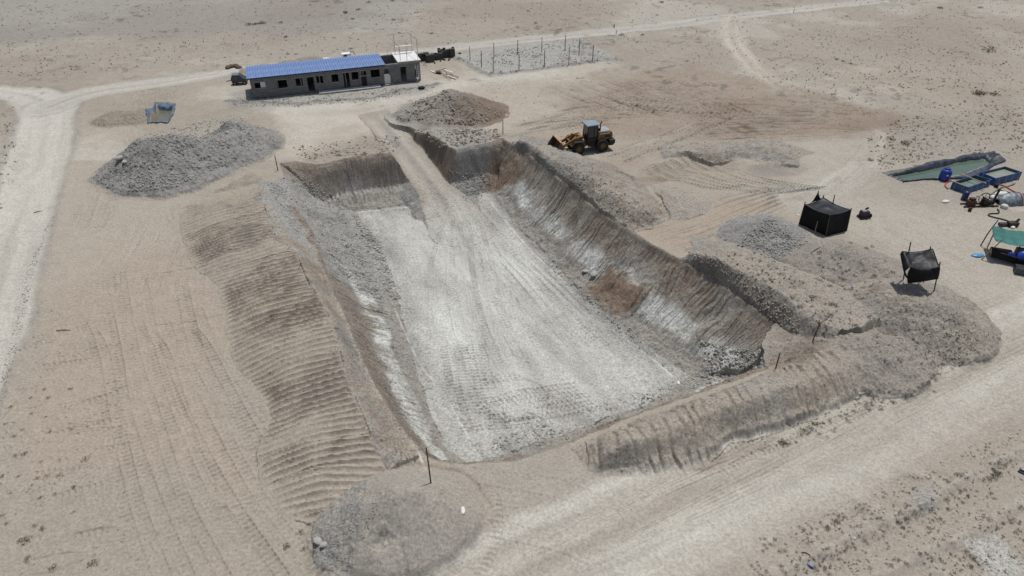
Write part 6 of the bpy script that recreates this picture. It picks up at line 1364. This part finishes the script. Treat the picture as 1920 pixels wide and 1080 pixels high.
# uncounted low tufts and clods: ground cover
def scatter(name, label, zones, mat, kind='tuft', seed=1):
    rs = np.random.default_rng(seed); VV = []; FF = []; k = 0
    for (poly, n, s0_, s1_, zg) in zones:
        P = np.array(poly, float); lo = P.min(0); hi = P.max(0); uv = rs.uniform(lo, hi, (n * 9, 2)); uv = uv[inside(P, uv[:, 0], uv[:, 1])]
        x, y, _z = raycast(uv[:n * 3, 0], uv[:n * 3, 1], 60)
        m_ = fbm(x, y, 3.2, 3, 500 + seed) > rs.uniform(-.75, .45, len(x)); x = x[m_][:n]; y = y[m_][:n]; n_ = len(x)
        if not n_: continue
        p = np.stack([x, y, gz_v(x, y)], 1); s_ = s0_ + (s1_ - s0_) * rs.random(n_) ** 2.5
        if kind == 'tuft':
            for q_ in range(6):
                a = rs.uniform(0, 6.28, n_); d = np.stack([np.cos(a), np.sin(a), rs.uniform(.2, .9, n_)], 1) * s_[:, None]; w_ = np.stack([-np.sin(a), np.cos(a), 0 * a], 1) * s_[:, None] * .22
                VV.append(np.stack([p + d * .1 - w_, p + d * .1 + w_, p + d * rs.uniform(.7, 1.1, (n_, 1))], 1).reshape(-1, 3)); FF += (np.arange(n_ * 3).reshape(-1, 3) + k).tolist(); k += n_ * 3
        else:
            a = rs.uniform(0, 6.28, (n_, 1)) + np.arange(5) * 1.2566; r = rs.uniform(.55, 1.1, (n_, 5)) * s_[:, None]
            bot = np.stack([p[:, :1] + r * np.cos(a), p[:, 1:2] + r * np.sin(a), np.repeat(p[:, 2:] - s_[:, None] * .12, 5, 1)], 2)
            mid = np.stack([p[:, :1] + r * .78 * np.cos(a + .4), p[:, 1:2] + r * .78 * np.sin(a + .4), p[:, 2:] + s_[:, None] * rs.uniform(.35, .6, (n_, 5))], 2)
            top = p + s_[:, None] * np.stack([rs.uniform(-.2, .2, n_), rs.uniform(-.2, .2, n_), rs.uniform(.55, .95, n_)], 1)
            VV.append(np.concatenate([bot, mid, top[:, None]], 1).reshape(-1, 3))
            b0 = np.arange(n_) * 11 + k
            for q_ in range(5):
                q2 = (q_ + 1) % 5; FF += np.stack([b0 + q_, b0 + q2, b0 + 5 + q2, b0 + 5 + q_], 1).tolist(); FF += np.stack([b0 + 5 + q_, b0 + 5 + q2, b0 + 10], 1).tolist()
            k += n_ * 11
    me = bpy.data.meshes.new(name); me.from_pydata(np.vstack(VV).tolist(), [], FF); me.update(); me.materials.append(mat)
    o = bpy.data.objects.new(name, me); COL.objects.link(o); return tag(o, label, 'ground cover' if kind == 'tuft' else 'stones', kind='stuff')
TUFT = nmat('dry_tuft', (.165, .150, .112), .95, .05, var=.4, scale=.7)
scatter('low_tufts', 'low dry tufts dotted over the natural ground', [
    ([(-20, 0), (1700, 0), (1240, 45), (900, 78), (430, 118), (-20, 150)], 2400, .08, .30, 0), ([(1100, 70), (1700, 0), (1920, 0), (1920, 200), (1690, 210), (1500, 170), (1300, 120)], 2600, .08, .27, 0),
    ([(1620, 260), (1700, 215), (1920, 200), (1920, 300), (1790, 285), (1650, 320)], 900, .08, .27, 0), ([(0, 185), (35, 200), (30, 330), (0, 400)], 90, .08, .25, 0),
    ([(1300, 455), (1480, 500), (1600, 560), (1640, 640), (1560, 640), (1440, 580), (1350, 510)], 380, .06, .2, 1.3), ([(1540, 470), (1680, 510), (1620, 560), (1520, 530)], 160, .05, .18, 1.2), ([(1620, 600), (1700, 560), (1860, 620), (1800, 690), (1660, 680)], 300, .05, .18, 1.0),
    ([(1400, 1080), (1480, 990), (1700, 890), (1920, 790), (1920, 1080)], 1500, .03, .13, 0), ([(-20, 800), (60, 560), (110, 420), (150, 330), (130, 330), (80, 430), (20, 600), (-40, 800)], 1, .03, .1, 0), ([(1370, 850), (1460, 800), (1700, 700), (1800, 660), (1810, 680), (1600, 780), (1450, 850)], 240, .04, .14, 0),
    ([(0, 560), (180, 560), (230, 800), (300, 1080), (0, 1080)], 520, .02, .09, 0), ([(1060, 310), (1200, 380), (1300, 360), (1240, 400), (1190, 420), (1060, 345)], 220, .05, .16, .8)], TUFT, 'tuft', 3)
STONE = nmat('loose_stone', (.30, .298, .275), .9, .15, var=.3, scale=.6); CLOD = nmat('earth_clod', (.28, .245, .20), .95, .05, var=.35, scale=.6)
scatter('loose_stones', 'loose grey stones over the gravel heaps and pit edges', [
    ([(178, 345), (230, 285), (270, 250), (440, 215), (530, 265), (500, 290), (400, 318), (330, 350), (240, 362)], 2800, .03, .17, 1.2), ([(500, 345), (560, 320), (660, 390), (700, 440), (740, 550), (690, 560), (600, 470), (540, 420)], 2600, .03, .15, -1.8),
    ([(660, 400), (710, 450), (750, 560), (735, 570), (690, 470)], 500, .05, .26, -5), ([(830, 320), (910, 325), (925, 350), (890, 385), (870, 375)], 700, .03, .14, -4.6), ([(1000, 460), (1030, 480), (1120, 565), (1200, 630), (1300, 715), (1270, 715), (1150, 610), (1040, 510)], 800, .03, .16, -5),
    ([(1385, 460), (1440, 405), (1525, 450), (1455, 492)], 900, .03, .13, 1), ([(590, 1010), (660, 940), (720, 920), (700, 980), (650, 1060), (600, 1060)], 420, .015, .07, .7), ([(820, 840), (1000, 850), (1250, 745), (1430, 690), (1300, 700), (1000, 800), (850, 850)], 1200, .03, .16, -5),
    ([(1310, 640), (1420, 660), (1440, 685), (1330, 710)], 500, .04, .2, -3.5), ([(430, 185), (800, 160), (820, 165), (700, 190), (560, 200), (430, 200)], 900, .04, .18, 0), ([(855, 108), (1085, 72), (1160, 112), (925, 140)], 1100, .04, .2, 0), ([(1815, 1015), (1870, 1005), (1925, 1060), (1925, 1085), (1850, 1080)], 250, .01, .04, 0), ([(0, 790), (40, 620), (75, 470), (110, 400), (98, 400), (55, 490), (20, 640), (0, 720)], 900, .02, .09, 0)], STONE, 'stone', 4)
scatter('earth_clods', 'brown earth clods strewn over banks and scraped ground', [
    ([(740, 225), (790, 180), (850, 165), (940, 215), (880, 235)], 600, .05, .22, 1), ([(1600, 560), (1700, 530), (1860, 620), (1800, 680), (1650, 650)], 700, .02, .10, 1.2), ([(950, 260), (1090, 300), (1240, 410), (1190, 430), (1080, 355)], 900, .03, .13, .7),
    ([(1280, 470), (1340, 480), (1500, 590), (1500, 640), (1380, 545)], 700, .03, .15, .8), ([(1110, 840), (1250, 765), (1530, 655), (1680, 690), (1480, 800), (1330, 870), (1170, 890)], 600, .015, .08, .8), ([(345, 390), (500, 345), (740, 880), (580, 980), (490, 900), (430, 680)], 900, .015, .07, 1),
    ([(660, 610), (690, 600), (800, 850), (740, 880), (660, 700)], 700, .02, .10, .8), ([(900, 150), (1300, 120), (1690, 220), (1430, 262), (1130, 300), (930, 245)], 900, .03, .13, 0), ([(520, 280), (750, 250), (750, 285), (560, 300)], 350, .04, .2, 0), ([(770, 245), (930, 240), (940, 262), (830, 280)], 450, .05, .24, .3), ([(1080, 560), (1215, 540), (1190, 590), (1150, 590)], 120, .03, .1, -4.7)], CLOD, 'clod', 5)

# every repeat is told from its neighbours by its order from the left
def ordinal(n): return str(n) + ('th' if 10 <= n % 100 <= 20 else {1: 'st', 2: 'nd', 3: 'rd'}.get(n % 10, 'th'))
def proj_u(p): zc = p.y * math.cos(_p) - (p.z - CAM_H) * math.sin(_p); return 960 + _f * p.x / zc
for grp in ('shrubs of the lower right plots', 'shrubs on the corner ridges', 'shrubs along the dirt road', 'shrub tufts on the right banks', 'shrubs on the left flat', 'far bushes', 'posts of the gravel plot', 'planks of the timber pile', 'loose blocks', 'rubble clumps by the far road'):
    it = sorted([o for o in COL.objects if o.get('group') == grp and o.parent is None], key=lambda o: proj_u(o.location))
    for k, o in enumerate(it):
        o['label'] = o['label'] + ', ' + (ordinal(k + 1) if 0 < k < len(it) - 1 else ('leftmost' if k == 0 else 'rightmost')) + (' from the left' if 0 < k < len(it) - 1 else ' of them')
